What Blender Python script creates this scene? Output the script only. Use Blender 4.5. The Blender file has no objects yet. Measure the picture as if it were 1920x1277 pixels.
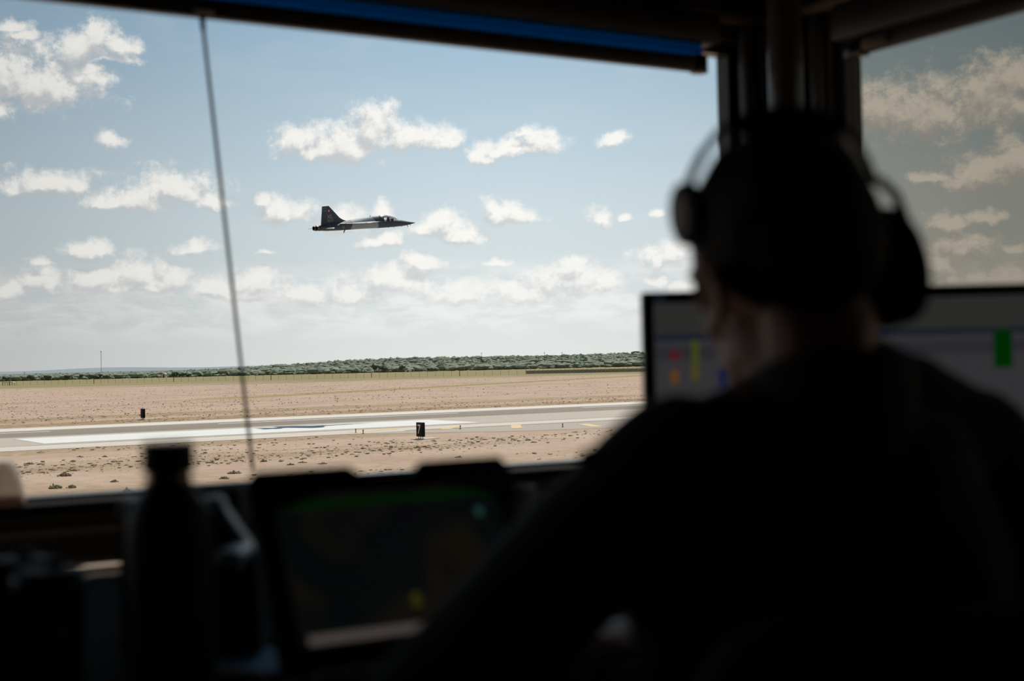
import bpy, bmesh, math, random
from mathutils import Vector, Matrix, noise as mnoise

random.seed(7)
scene = bpy.context.scene
COL = scene.collection

# ------------------------------------------------------------------ camera
FPX = 2667.0                      # 50 mm on a 36 mm sensor, in 1920-wide pixels
CAM_Z = 6.2                       # eye height above the airfield
PITCH = math.radians(0.84)
ROLL = math.radians(1.335)
cam_data = bpy.data.cameras.new('camera')
cam_data.lens = 50.0
cam_data.sensor_width = 36.0
cam_data.clip_start = 0.05
cam_data.clip_end = 60000
cam_data.dof.use_dof = True
cam_data.dof.focus_distance = 165.0
cam_data.dof.aperture_fstop = 3.4
cam = bpy.data.objects.new('camera', cam_data)
COL.objects.link(cam)
cam.matrix_world = (Matrix.Translation((0, 0, CAM_Z))
                    @ Matrix.Rotation(math.pi / 2 + PITCH, 4, 'X')
                    @ Matrix.Rotation(-ROLL, 4, 'Z'))
scene.camera = cam

_f = Vector((0, math.cos(PITCH), math.sin(PITCH)))
_r0 = Vector((1, 0, 0))
_u0 = Vector((0, -math.sin(PITCH), math.cos(PITCH)))
_r = math.cos(ROLL) * _r0 - math.sin(ROLL) * _u0
_u = math.cos(ROLL) * _u0 + math.sin(ROLL) * _r0


def ray(x, y):
    return _f + (x - 960) / FPX * _r + (638.5 - y) / FPX * _u


def P(x, y, d):
    """the point of the place seen at pixel x, y at forward distance d"""
    return Vector((0, 0, CAM_Z)) + ray(x, y) * d


def G(x, y, z=0.0):
    """the ground point seen at pixel x, y"""
    v = ray(x, y)
    return Vector((0, 0, CAM_Z)) + v * ((z - CAM_Z) / v.z)


# ------------------------------------------------------------------ sun, world, exposure
scene.view_settings.view_transform = 'Standard'
scene.view_settings.look = 'None'
scene.view_settings.gamma = 1.0
scene.view_settings.exposure = 0.0
scene.view_settings.use_curve_mapping = False
scene.cycles.use_denoising = True
scene.cycles.max_bounces = 8
scene.cycles.transparent_max_bounces = 24

SUN_AZ = math.radians(10.8)
SUN_EL = math.radians(49.7)
SUN_DIR = Vector((math.sin(SUN_AZ) * math.cos(SUN_EL), math.cos(SUN_AZ) * math.cos(SUN_EL), math.sin(SUN_EL)))
sun_data = bpy.data.lights.new('sun', 'SUN')
sun_data.energy = 4.6
sun_data.color = (1.0, 0.95, 0.87)
sun_data.angle = math.radians(0.55)
sun = bpy.data.objects.new('sun', sun_data)
COL.objects.link(sun)
sun.rotation_euler = SUN_DIR.to_track_quat('Z', 'Y').to_euler()
sun.location = (60, 240, 300)


class NT:
    """small helper around a node tree"""
    def __init__(self, tree):
        self.t = tree

    def new(self, typ, **kw):
        n = self.t.nodes.new(typ)
        for k, v in kw.items():
            setattr(n, k, v)
        return n

    def put(self, sock, val):
        if hasattr(val, 'is_linked') or hasattr(val, 'links'):
            self.t.links.new(val, sock)
        else:
            sock.default_value = val

    def m(self, op, a, b=0.0, c=0.0, clamp=False):
        n = self.new('ShaderNodeMath', operation=op)
        n.use_clamp = clamp
        self.put(n.inputs[0], a)
        self.put(n.inputs[1], b)
        self.put(n.inputs[2], c)
        return n.outputs[0]

    def v(self, op, a, b=(0, 0, 0), c=(0, 0, 0)):
        n = self.new('ShaderNodeVectorMath', operation=op)
        self.put(n.inputs[0], a)
        if op not in ('LENGTH', 'NORMALIZE'):
            self.put(n.inputs[1], b)
        if op == 'MULTIPLY_ADD':
            self.put(n.inputs[2], c)
        return n.outputs['Value'] if op in ('LENGTH', 'DOT_PRODUCT') else n.outputs['Vector']

    def mix(self, fac, a, b):
        n = self.new('ShaderNodeMix', data_type='RGBA')
        self.put(n.inputs['Factor'], fac)
        for s, val in ((n.inputs[6], a), (n.inputs[7], b)):
            if isinstance(val, tuple) and len(val) == 3:
                val = (*val, 1)
            self.put(s, val)
        return n.outputs[2]

    def ramp(self, x, lo, hi, smooth=True):
        n = self.new('ShaderNodeMapRange', interpolation_type='SMOOTHSTEP' if smooth else 'LINEAR')
        n.clamp = True
        self.put(n.inputs[0], x)
        n.inputs[1].default_value = lo
        n.inputs[2].default_value = hi
        return n.outputs[0]

    def noise(self, vec, scale, detail=4, rough=0.55, dist=0.0, lac=2.0):
        n = self.new('ShaderNodeTexNoise')
        self.put(n.inputs['Vector'], vec)
        n.inputs['Scale'].default_value = scale
        n.inputs['Detail'].default_value = detail
        n.inputs['Roughness'].default_value = rough
        n.inputs['Lacunarity'].default_value = lac
        n.inputs['Distortion'].default_value = dist
        return n.outputs['Fac']

    def comb(self, x, y, z=0.0):
        n = self.new('ShaderNodeCombineXYZ')
        self.put(n.inputs[0], x)
        self.put(n.inputs[1], y)
        self.put(n.inputs[2], z)
        return n.outputs[0]

    def sep(self, v):
        n = self.new('ShaderNodeSeparateXYZ')
        self.put(n.inputs[0], v)
        return n.outputs


# cumulus in the sky: (x, y, half width, half height above the base) as seen from the cabin
CLOUDS = [
    (185, 62, 34, 36), (150, 88, 78, 26), (232, 86, 34, 16), (20, 50, 38, 10), (205, 112, 60, 9),
    (20, 128, 62, 58), (75, 152, 105, 46), (165, 138, 42, 22), (2, 198, 30, 22), (45, 66, 36, 10),
    (210, 262, 27, 15), 
    (705, 232, 52, 42), (650, 262, 72, 40), (775, 258, 70, 26), (565, 264, 46, 26), (838, 262, 30, 16), (600, 282, 70, 18),
    (950, 278, 76, 18), (1012, 264, 46, 22), (900, 292, 26, 14), (985, 252, 40, 10),
    (1150, 260, 24, 16),
    (85, 342, 72, 26), (22, 352, 30, 12), (140, 348, 22, 14),
    (330, 346, 76, 34), (240, 368, 76, 24), (395, 372, 36, 20), (205, 380, 40, 12),
    (535, 394, 54, 24), (490, 376, 18, 12),
    (650, 408, 42, 22), (718, 396, 16, 16), (712, 446, 40, 16),
    (826, 416, 46, 26), (868, 438, 44, 18), (795, 428, 26, 16),
    (955, 402, 60, 20), (925, 388, 22, 18),
    (1125, 404, 24, 18), (1178, 408, 18, 9), (1232, 396, 18, 11),
    (168, 466, 36, 20), (78, 488, 26, 10), (372, 464, 36, 14), (498, 473, 24, 7),
    (262, 508, 58, 30), (186, 522, 58, 22), (318, 522, 42, 24), (250, 538, 110, 12),
    (85, 522, 34, 28), (28, 545, 40, 16),
    (405, 538, 50, 22), (480, 528, 60, 26), (470, 552, 70, 12), (585, 552, 50, 22),
    (785, 488, 46, 16), (745, 520, 84, 28), (660, 546, 70, 24), (860, 548, 50, 26), (930, 486, 34, 10),
    (1062, 520, 92, 32), (1135, 530, 46, 22), (1076, 490, 26, 12), (985, 546, 70, 24),
    (1250, 474, 52, 26), (1225, 520, 30, 13), (1280, 535, 60, 14),
    (1650, 200, 68, 46), (1740, 200, 110, 58), (1860, 175, 90, 62), (1925, 140, 60, 46), (1990, 170, 80, 60),
    (1850, 320, 90, 32), (1910, 290, 52, 42), (1745, 330, 46, 11),
    (1775, 414, 34, 20), (1845, 406, 34, 14), (1800, 462, 62, 26), (1755, 492, 50, 18), (1905, 466, 30, 10), (1850, 530, 140, 20),
]


def az_el(x, y):
    d = ray(x, y)
    return math.atan2(d.x, d.y), math.atan2(d.z, math.hypot(d.x, d.y))


def cumulus_patch(blobs, low):
    """one patch of the sky in view with the clouds that stand in it"""
    g = bpy.data.node_groups.new('cumulus_patch', 'ShaderNodeTree')
    g.interface.new_socket('UV', in_out='INPUT', socket_type='NodeSocketVector')
    g.interface.new_socket('Elevation', in_out='INPUT', socket_type='NodeSocketFloat')
    g.interface.new_socket('Sky', in_out='INPUT', socket_type='NodeSocketColor')
    g.interface.new_socket('Side', in_out='INPUT', socket_type='NodeSocketVector')
    g.interface.new_socket('Shader', in_out='OUTPUT', socket_type='NodeSocketShader')
    N = NT(g)
    gi = N.new('NodeGroupInput')
    go = N.new('NodeGroupOutput')
    uv, vv, sky, side3 = gi.outputs[:4]

    def field(vec):
        acc = None
        for (x, y, bw, bh) in blobs:
            a, e = az_el(x, y + bh * 0.30)
            iw = FPX / (bw * 1.10)
            ih = FPX / (bh * 1.30)
            q = N.v('MULTIPLY_ADD', vec, (iw, ih, 0), (-a * iw, -e * ih, 0))
            q = N.v('MAXIMUM', q, N.v('MULTIPLY', q, (-1.0, -1.55, 0)))
            f = N.v('LENGTH', q)
            if min(bw, bh) < 13:                       # small scraps are thin
                f = N.m('ADD', f, .060 * (13 - min(bw, bh)))
            acc = f if acc is None else N.m('SMOOTH_MIN', acc, f, 0.25)
        return acc if acc is not None else 3.0

    nt = N.new('ShaderNodeTexNoise')
    N.put(nt.inputs['Vector'], uv)
    nt.inputs['Scale'].default_value = 42.0
    nt.inputs['Detail'].default_value = 4
    n0 = nt.outputs['Color']
    n1 = N.noise(uv, 70.0, 8, 0.66, 0.0)
    uvw = N.v('MULTIPLY_ADD', n0, (0.018, 0.014, 0), N.v('ADD', uv, (-0.009, -0.007, 0)))
    D0 = N.m('ADD', N.m('SUBTRACT', 1.22, field(uvw)), N.m('MULTIPLY_ADD', n1, 2.5, -1.25))
    up = (0.0025, 0.0085, 0)
    n1b = N.noise(N.v('ADD', uv, up), 70.0, 4, 0.6, 0.0)
    D1 = N.m('ADD', N.m('SUBTRACT', 1.22, field(N.v('ADD', uvw, up))), N.m('MULTIPLY_ADD', n1b, 2.5, -1.25))
    alpha = N.ramp(D0, -0.10, 0.85)
    alpha = N.m('MULTIPLY', alpha, N.m('MULTIPLY_ADD', N.ramp(vv, 0.03, 0.085), 0.38, 0.58))
    lit = N.ramp(N.m('SUBTRACT', D0, N.m('MULTIPLY', D1, 0.9)), -0.50, 0.58)
    thick = N.m('MULTIPLY', N.ramp(D1, 0.35, 1.1), 0.25)
    tone = N.mix(lit, (0.60, 0.61, 0.625), (1.02, 0.985, 0.94))
    tone = N.mix(thick, tone, (0.70, 0.70, 0.70))
    vn = N.noise(N.v('MULTIPLY', uv, (1.0, 4.0, 1.0)), 7.0, 4, 0.6, 0.4)
    c = N.mix(N.m('MULTIPLY', N.ramp(vn, 0.45, 0.75), 0.16), sky, (0.80, 0.82, 0.82))
    if low:                                          # bright layer low above the horizon
        ln = N.noise(N.v('MULTIPLY', uv, (1.0, 3.0, 1.0)), 24.0, 7, 0.62, 0.3)
        lowm = N.m('MULTIPLY', N.ramp(vv, 0.012, 0.034), N.m('SUBTRACT', 1.0, N.ramp(vv, 0.052, 0.078)))
        c = N.mix(N.m('MULTIPLY', N.m('MULTIPLY', N.ramp(ln, 0.36, 0.62), lowm), 0.75), c, (0.96, 0.945, 0.92))
    bg = N.new('ShaderNodeBackground')
    N.put(bg.inputs[0], N.mix(alpha, N.v('MULTIPLY', c, side3), N.v('MULTIPLY', tone, N.v('MULTIPLY_ADD', side3, (.62, .62, .62), (.38, .38, .38)))))
    N.t.links.new(bg.outputs[0], go.inputs[0])
    return g


def build_world():
    w = bpy.data.worlds.new('sky')
    scene.world = w
    w.cycles.sampling_method = 'MANUAL'
    w.cycles.sample_map_resolution = 256
    w.use_nodes = True
    w.node_tree.nodes.clear()
    N = NT(w.node_tree)
    tc = N.new('ShaderNodeTexCoord')
    d = N.v('NORMALIZE', tc.outputs['Generated'])
    s = N.sep(d)
    u = N.m('ARCTAN2', s[0], s[1])
    vv = N.m('ARCSINE', s[2])
    uv = N.comb(u, vv, 0.0)
    # clear sky: pale at the horizon, blue higher up, brighter towards the sun's side
    t1 = N.ramp(vv, 0.0, 0.14, False)
    t2 = N.ramp(vv, 0.10, 0.27)
    t3 = N.ramp(vv, 0.27, 1.2, False)
    sky = N.mix(t1, (0.81, 0.825, 0.805), (0.60, 0.715, 0.785))
    sky = N.mix(t2, sky, (0.335, 0.50, 0.66))
    sky = N.mix(t3, sky, (0.17, 0.30, 0.50))
    gau = N.m('EXPONENT', N.m('MULTIPLY', N.m('MULTIPLY', u, u), -1 / 0.37 ** 2))
    side = N.m('MULTIPLY_ADD', gau, 0.60, 0.40)
    side3 = N.comb(side, side, side)

    def background(col):
        bg = N.new('ShaderNodeBackground')
        N.put(bg.inputs[0], N.v('MULTIPLY', col, side3))
        return bg.outputs[0]

    def cumulus(blobs, low):
        gn = N.new('ShaderNodeGroup')
        gn.node_tree = cumulus_patch(blobs, low)
        for k, o in enumerate((uv, vv, sky, side3)):
            N.t.links.new(o, gn.inputs[k])
        return gn.outputs[0]

    def elsewhere():
        """the rest of the sky: the same kind of scattered cumulus"""
        inv = N.m('DIVIDE', 1.0, N.m('MAXIMUM', N.m('ADD', s[2], 0.10), 0.05))
        pl = N.comb(N.m('MULTIPLY', s[0], inv), N.m('MULTIPLY', s[1], inv), 3.7)
        g1 = N.noise(pl, 1.9, 5, 0.58, 0.2)
        ga = N.m('MULTIPLY', N.ramp(g1, 0.53, 0.64), N.ramp(vv, 0.0, 0.05))
        return background(N.mix(ga, sky, (0.86, 0.84, 0.81)))

    def switch(val, limit, below, above):
        mx = N.new('ShaderNodeMixShader')
        N.put(mx.inputs[0], N.m('GREATER_THAN', val, limit))
        N.t.links.new(below, mx.inputs[1])
        N.t.links.new(above, mx.inputs[2])
        return mx.outputs[0]

    edges = [-900, 170, 330, 520, 690, 860, 1040, 1400, 1700, 3000]
    YS = 335
    cells = []
    for k in range(len(edges) - 1):
        x0, x1 = edges[k], edges[k + 1]
        pair = []
        for (y0, y1, low) in ((YS, 2000, True), (-2000, YS, False)):
            sel = [b for b in CLOUDS if b[0] + b[2] * 2.0 + 45 > x0 and b[0] - b[2] * 2.0 - 45 < x1 and b[1] + b[3] * 2.1 + 45 > y0 and b[1] - b[3] * 2.1 - 45 < y1]
            pair.append(cumulus(sel, low))
        cells.append(switch(vv, az_el((x0 + x1) / 2 if 0 < x0 and x1 < 1920 else 960, YS)[1], pair[0], pair[1]))
    cur = cells[0]
    for k in range(1, len(cells)):
        cur = switch(u, az_el(edges[k], 400)[0], cur, cells[k])
    far = N.m('MAXIMUM', N.m('DIVIDE', N.m('ABSOLUTE', u), 0.44), N.m('DIVIDE', vv, 0.31))
    surf = switch(far, 1.0, cur, elsewhere())
    out = N.new('ShaderNodeOutputWorld')
    N.t.links.new(surf, out.inputs[0])


build_world()

# ------------------------------------------------------------------ materials
MATS = {}


def pbr(name, col, rough=0.6, metal=0.0, vary=0.12, scale=20.0, bump=0.0, **kw):
    if name in MATS:
        return MATS[name]
    m = bpy.data.materials.new(name)
    m.use_nodes = True
    N = NT(m.node_tree)
    b = m.node_tree.nodes['Principled BSDF']
    tc = N.new('ShaderNodeTexCoord')
    n = N.noise(tc.outputs['Object'], scale, 4)
    lo = tuple(c * (1 - vary) for c in col)
    hi = tuple(min(1, c * (1 + vary)) for c in col)
    N.put(b.inputs['Base Color'], N.mix(n, lo, hi))
    b.inputs['Roughness'].default_value = rough
    b.inputs['Metallic'].default_value = metal
    for k, v in kw.items():
        b.inputs[k].default_value = v
    if bump:
        bn = N.new('ShaderNodeBump')
        bn.inputs['Strength'].default_value = bump
        N.t.links.new(n, bn.inputs['Height'])
        N.t.links.new(bn.outputs[0], b.inputs['Normal'])
    MATS[name] = m
    return m


def glow(name, col, strength=1.0):
    if name in MATS:
        return MATS[name]
    m = bpy.data.materials.new(name)
    m.use_nodes = True
    b = m.node_tree.nodes['Principled BSDF']
    b.inputs['Base Color'].default_value = (0.01, 0.01, 0.01, 1)
    b.inputs['Roughness'].default_value = 0.5
    b.inputs['Emission Color'].default_value = (*col, 1)
    b.inputs['Emission Strength'].default_value = strength
    MATS[name] = m
    return m


def pane_mat(name, tint, gloss=0.03):
    m = bpy.data.materials.new(name)
    m.use_nodes = True
    m.node_tree.nodes.clear()
    N = NT(m.node_tree)
    t = N.new('ShaderNodeBsdfTransparent')
    t.inputs[0].default_value = (*[c ** 0.5 for c in tint], 1)
    g = N.new('ShaderNodeBsdfGlossy')
    g.inputs[1].default_value = 0.02
    mx = N.new('ShaderNodeMixShader')
    mx.inputs[0].default_value = gloss
    N.t.links.new(t.outputs[0], mx.inputs[1])
    N.t.links.new(g.outputs[0], mx.inputs[2])
    o = N.new('ShaderNodeOutputMaterial')
    N.t.links.new(mx.outputs[0], o.inputs[0])
    MATS[name] = m
    return m


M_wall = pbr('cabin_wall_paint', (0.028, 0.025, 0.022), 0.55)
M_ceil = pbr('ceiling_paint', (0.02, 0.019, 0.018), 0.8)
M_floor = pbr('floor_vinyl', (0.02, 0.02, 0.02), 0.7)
M_trim = pbr('brown_trim', (0.16, 0.115, 0.085), 0.5)
M_sill = pbr('sill_metal', (0.012, 0.011, 0.010), 0.95, **{'Specular IOR Level': .08})
M_black = pbr('black_plastic', (0.012, 0.012, 0.013), 0.5)
M_blackgloss = pbr('black_gloss', (0.008, 0.008, 0.009), 0.16)
M_rubber = pbr('black_rubber', (0.010, 0.010, 0.013), 0.75)
M_steel = pbr('dull_steel', (0.35, 0.35, 0.35), 0.35, 0.9)
M_post = pbr('dark_post', (0.045, 0.043, 0.042), 0.28)
M_white = pbr('white_plastic', (0.62, 0.64, 0.66), 0.45)
M_paper = pbr('paper', (0.75, 0.76, 0.78), 0.8)
M_suit = pbr('flight_suit_cloth', (0.095, 0.095, 0.085), 0.9, 0, 0.25, 60, 0.15)
M_table = pbr('dark_table', (0.010, 0.010, 0.010), 0.95, **{'Specular IOR Level': .04})
M_wood = pbr('tan_wood_edge', (0.28, 0.20, 0.13), 0.6, 0, 0.25, 30)
M_hair = pbr('dark_brown_hair', (0.012, 0.009, 0.007), 0.75, 0, 0.4, 140, 0.4)
M_concrete = pbr('pale_concrete', (0.62, 0.55, 0.475), 0.9, 0, 0.06, 0.25)


# ------------------------------------------------------------------ mesh helpers
class MB:
    def __init__(self):
        self.bm = bmesh.new()

    def box(self, x0, x1, y0, y1, z0, z1, bevel=0.0, seg=2, M=None):
        r = bmesh.ops.create_cube(self.bm, size=1.0)
        vs = r['verts']
        for v in vs:
            v.co = Vector((x0 + (v.co.x + .5) * (x1 - x0), y0 + (v.co.y + .5) * (y1 - y0), z0 + (v.co.z + .5) * (z1 - z0)))
        if bevel > 0:
            es = list({e for v in vs for e in v.link_edges})
            rr = bmesh.ops.bevel(self.bm, geom=es, offset=bevel, segments=seg, affect='EDGES', profile=0.5)
            vs = list({v for v in vs if v.is_valid} | set(rr['verts']))
        if M is not None:
            bmesh.ops.transform(self.bm, matrix=M, verts=vs)
        return self

    def tube(self, pts, rad, seg=12, caps=True):
        """swept tube; rad a number or one per point"""
        pts = [Vector(p) for p in pts]
        n = len(pts)
        rads = [rad] * n if not hasattr(rad, '__len__') else rad
        rings = []
        up = None
        for i, p in enumerate(pts):
            t = (pts[min(i + 1, n - 1)] - pts[max(i - 1, 0)]).normalized()
            if up is None:
                up = Vector((0, 0, 1)) if abs(t.z) < 0.9 else Vector((1, 0, 0))
            a = t.cross(up).normalized()
            b = a.cross(t).normalized()
            up = b
            rings.append([self.bm.verts.new(p + rads[i] * (math.cos(k * 2 * math.pi / seg) * a + math.sin(k * 2 * math.pi / seg) * b)) for k in range(seg)])
        for i in range(n - 1):
            for k in range(seg):
                self.bm.faces.new((rings[i][k], rings[i][(k + 1) % seg], rings[i + 1][(k + 1) % seg], rings[i + 1][k]))
        if caps:
            self.bm.faces.new(list(reversed(rings[0])))
            self.bm.faces.new(rings[-1])
        return self

    def lathe(self, prof, seg=32, M=None):
        """prof: (radius, z) from bottom to top"""
        rings = []
        for (r, z) in prof:
            rings.append([self.bm.verts.new((r * math.cos(2 * math.pi * k / seg), r * math.sin(2 * math.pi * k / seg), z)) for k in range(seg)])
        for i in range(len(rings) - 1):
            for k in range(seg):
                self.bm.faces.new((rings[i][k], rings[i][(k + 1) % seg], rings[i + 1][(k + 1) % seg], rings[i + 1][k]))
        self.bm.faces.new(list(reversed(rings[0])))
        self.bm.faces.new(rings[-1])
        if M is not None:
            bmesh.ops.transform(self.bm, matrix=M, verts=[v for r in rings for v in r])
        return self

    def loft(self, rings, caps=True, closed=True):
        R = [[self.bm.verts.new(p) for p in r] for r in rings]
        k = len(R[0])
        for i in range(len(R) - 1):
            for j in range(k if closed else k - 1):
                self.bm.faces.new((R[i][j], R[i][(j + 1) % k], R[i + 1][(j + 1) % k], R[i + 1][j]))
        if caps:
            self.bm.faces.new(list(reversed(R[0])))
            self.bm.faces.new(R[-1])
        return self

    def prism(self, poly, h, axis='z', base=0.0):
        """extrude a polygon of 2-d points; axis is the extrusion axis"""
        def mk(p, t):
            return {'z': (p[0], p[1], t), 'y': (p[0], t, p[1]), 'x': (t, p[0], p[1])}[axis]
        a = [self.bm.verts.new(mk(p, base)) for p in poly]
        b = [self.bm.verts.new(mk(p, base + h)) for p in poly]
        n = len(poly)
        for i in range(n):
            self.bm.faces.new((a[i], a[(i + 1) % n], b[(i + 1) % n], b[i]))
        self.bm.faces.new(list(reversed(a)))
        self.bm.faces.new(b)
        return self

    def ball(self, c, r, sub=2, scale=(1, 1, 1), M=None):
        rr = bmesh.ops.create_icosphere(self.bm, subdivisions=sub, radius=1.0)
        for v in rr['verts']:
            v.co = Vector((v.co.x * r * scale[0], v.co.y * r * scale[1], v.co.z * r * scale[2]))
            if M is not None:
                v.co = M @ v.co
            v.co += Vector(c)
        return self


def link(name, me, mat, parent=None, loc=None, rotz=0.0, smooth=True):
    if smooth:
        me.polygons.foreach_set('use_smooth', [True] * len(me.polygons))
        try:
            me.set_sharp_from_angle(angle=math.radians(38))
        except Exception:
            pass
    if mat is not None:
        me.materials.append(mat)
    o = bpy.data.objects.new(name, me)
    COL.objects.link(o)
    if loc is not None:
        o.location = loc
    o.rotation_euler.z = rotz
    if parent is not None:
        o.parent = parent
    return o


def _build(self, name, mat, parent=None, loc=None, rotz=0.0, smooth=True):
    bmesh.ops.recalc_face_normals(self.bm, faces=self.bm.faces)
    me = bpy.data.meshes.new(name)
    self.bm.to_mesh(me)
    self.bm.free()
    return link(name, me, mat, parent, loc, rotz, smooth)


MB.build = _build


def empty(name, loc=(0, 0, 0), rot=(0, 0, 0)):
    o = bpy.data.objects.new(name, None)
    o.empty_display_size = 0.1
    COL.objects.link(o)
    o.location = loc
    o.rotation_euler = rot
    return o


def tag(o, label, cat, group=None, kind=None):
    o['label'] = label
    o['category'] = cat
    if group:
        o['group'] = group
    if kind:
        o['kind'] = kind
    return o


def struct(o, label=None):
    o['kind'] = 'structure'
    if label:
        o['label'] = label
    return o


def text_mesh(txt, size, depth, space=1.0, bold=0.0):
    cu = bpy.data.curves.new('lettering', 'FONT')
    cu.body = txt
    cu.size = size
    cu.extrude = depth
    cu.offset = bold
    cu.align_x = 'CENTER'
    cu.align_y = 'CENTER'
    cu.space_character = space
    cu.resolution_u = 3
    tmp = bpy.data.objects.new('lettering', cu)
    COL.objects.link(tmp)
    dg = bpy.context.evaluated_depsgraph_get()
    me = bpy.data.meshes.new_from_object(tmp.evaluated_get(dg))
    bpy.data.objects.remove(tmp)
    bpy.data.curves.remove(cu)
    return me


# ------------------------------------------------------------------ the cabin shell
# local frame of cabin and runway: x along the front window wall (to the right), y outwards through it
ROOM = math.radians(31.4)
C0 = Vector((0.669, 3.5, CAM_Z))           # inside corner, at eye height
Ux, Uy = math.cos(ROOM), math.sin(ROOM)


def room(a, b, z):
    return Vector((C0.x + a * Ux - b * Uy, C0.y + a * Uy + b * Ux, C0.z + z))


def to_room(p):
    d = Vector(p) - C0
    return Vector((d.x * Ux + d.y * Uy, -d.x * Uy + d.y * Ux, d.z))


AL, BB = -4.3, -3.5                       # left wall, back wall
ZF, ZC = -1.1, 0.95
SILL, HEAD = -0.235, 0.765
T = 0.11


def rs(mb, name, mat, parent=None, smooth=False):
    if parent is not None:
        return mb.build(name, mat, parent, smooth=smooth)
    return mb.build(name, mat, None, C0, ROOM, smooth)


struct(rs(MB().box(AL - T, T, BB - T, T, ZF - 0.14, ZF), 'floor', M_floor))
struct(rs(MB().box(AL - T - .4, T + .4, BB - T, T + .4, ZC, ZC + 0.10), 'ceiling', M_ceil))  # slab runs past the walls: unseen eave added to keep sun out
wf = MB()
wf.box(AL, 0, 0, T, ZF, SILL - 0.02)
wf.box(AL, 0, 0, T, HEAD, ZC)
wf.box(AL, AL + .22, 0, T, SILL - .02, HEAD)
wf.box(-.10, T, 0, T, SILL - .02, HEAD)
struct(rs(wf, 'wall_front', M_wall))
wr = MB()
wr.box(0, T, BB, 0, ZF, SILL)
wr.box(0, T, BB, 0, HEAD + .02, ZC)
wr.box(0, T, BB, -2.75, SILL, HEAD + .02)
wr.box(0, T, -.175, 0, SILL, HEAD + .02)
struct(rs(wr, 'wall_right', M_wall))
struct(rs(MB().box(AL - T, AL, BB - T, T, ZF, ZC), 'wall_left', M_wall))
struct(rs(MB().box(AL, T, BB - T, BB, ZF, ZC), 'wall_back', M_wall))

# front window: frame, sill and pane
w1 = empty('window_1', C0, (0, 0, ROOM))
struct(w1)
A0, A1 = AL + .22, -.10
rs(MB().box(A0, A1, -.045, T - .03, SILL - .02, SILL, .004), 'window_sill', M_sill, w1, True)
fr = MB()
fr.box(A0, A1, .03, .075, HEAD - .03, HEAD, .003)
fr.box(A1 - .03, A1, .03, .075, SILL, HEAD - .03, .003)
fr.box(A0, A0 + .03, .03, .075, SILL, HEAD - .03, .003)
fr.box(A0 + .03, A1 - .03, .03, .075, SILL, SILL + .008)
rs(fr, 'window_frame', M_post, w1)
rs(MB().box(A0 + .03, A1 - .03, .05, .056, SILL + .008, HEAD - .03), 'pane', pane_mat('clear_glass', (0.97, 0.985, 0.98), .012), w1)
# right window
w2 = empty('window_2', C0, (0, 0, ROOM))
struct(w2)
rs(MB().box(-.03, T + .02, -2.75, -.175, SILL - .018, SILL, .004), 'window_sill', M_sill, w2, True)
fr = MB()
fr.box(.03, .075, -2.75, -.175, HEAD - .01, HEAD + .02, .003)
fr.box(.03, .075, -.20, -.175, SILL, HEAD - .01, .003)
fr.box(.03, .075, -2.75, -2.72, SILL, HEAD - .01, .003)
rs(fr, 'window_frame', M_post, w2)
rs(MB().box(.05, .056, -2.72, -.20, SILL, HEAD - .01), 'pane', pane_mat('smoke_tinted_glass', (0.47, 0.43, 0.36), .012), w2)

# trims
struct(rs(MB().box(AL, -.02, -.022, 0, .80, .825, .006), 'trim_1', M_trim, None, True))
struct(rs(MB().box(-.022, 0, BB, -.02, .81, .835, .006), 'trim_2', M_trim, None, True))
struct(rs(MB().box(AL, -.0, -.018, 0, SILL - .062, SILL - .045, .004), 'trim_3', M_trim, None, True))
struct(rs(MB().box(AL, -.0, -.022, 0, SILL - .118, SILL - .104, .004), 'trim_4', M_trim, None, True))
struct(rs(MB().box(AL, 0, -.015, 0, ZF, ZF + .09, .003), 'baseboard_front', M_trim))
struct(rs(MB().box(-.015, 0, BB, -.015, ZF, ZF + .09, .003), 'baseboard_right', M_trim))
# corner mullions: stepped extrusions on both walls
mu = MB()
mu.box(-.125, -.10, -.03, 0, SILL, HEAD + .03, .004)
mu.box(-.085, -.055, -.045, 0, SILL, HEAD + .03, .006)
struct(rs(mu, 'trim_5', M_post, None, True))
mu = MB()
mu.box(-.03, 0, -.170, -.14, SILL, HEAD + .03, .004)
mu.box(-.045, 0, -.115, -.075, SILL, HEAD + .03, .006)
struct(rs(mu, 'trim_6', M_post, None, True))

# round pole standing in the corner
pp = P(1472, 100, 3.08)
pr = to_room(pp)
pole = empty('support_pole', room(pr.x, pr.y, ZF), (0, 0, ROOM))
MB().lathe([(.0375, 0.012), (.0375, ZC - ZF - .012)], 28).build('shaft', pbr('grey_pole_paint', (0.10, 0.095, 0.09), .22, .4), pole)
MB().lathe([(.07, 0), (.07, .008), (.045, .012)], 28).build('base_flange', M_post, pole)
MB().lathe([(.045, ZC - ZF - .012), (.07, ZC - ZF - .008), (.07, ZC - ZF)], 28).build('top_flange', M_post, pole)
tag(pole, 'round dark grey support pole standing in the window corner behind the head', 'pole')

# the tower that carries the cabin (below the frame)
tw = empty('cabin_stilts', room((AL) / 2, BB / 2, 0) * 1.0, (0, 0, ROOM))
tw.location.z = 0
for sx in (-1, 1):
    for sy in (-1, 1):
        MB().box(sx * 2.0 - .09, sx * 2.0 + .09, sy * 1.6 - .09, sy * 1.6 + .09, 0, CAM_Z + ZF - .14, .01).build('leg', M_steel, tw)
tag(tw, 'steel stilts that carry the control cabin above the ground', 'stilts')

# ------------------------------------------------------------------ roller shades
def P_room_plane(x, y, b=None, a=None):
    """room coordinates of pixel x,y on the plane y=b or x=a of the cabin"""
    o = to_room((0, 0, CAM_Z))
    q = to_room(Vector((0, 0, CAM_Z)) + ray(x, y)) - o
    t = (b - o.y) / q.y if b is not None else (a - o.x) / q.x
    return o + q * t


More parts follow.
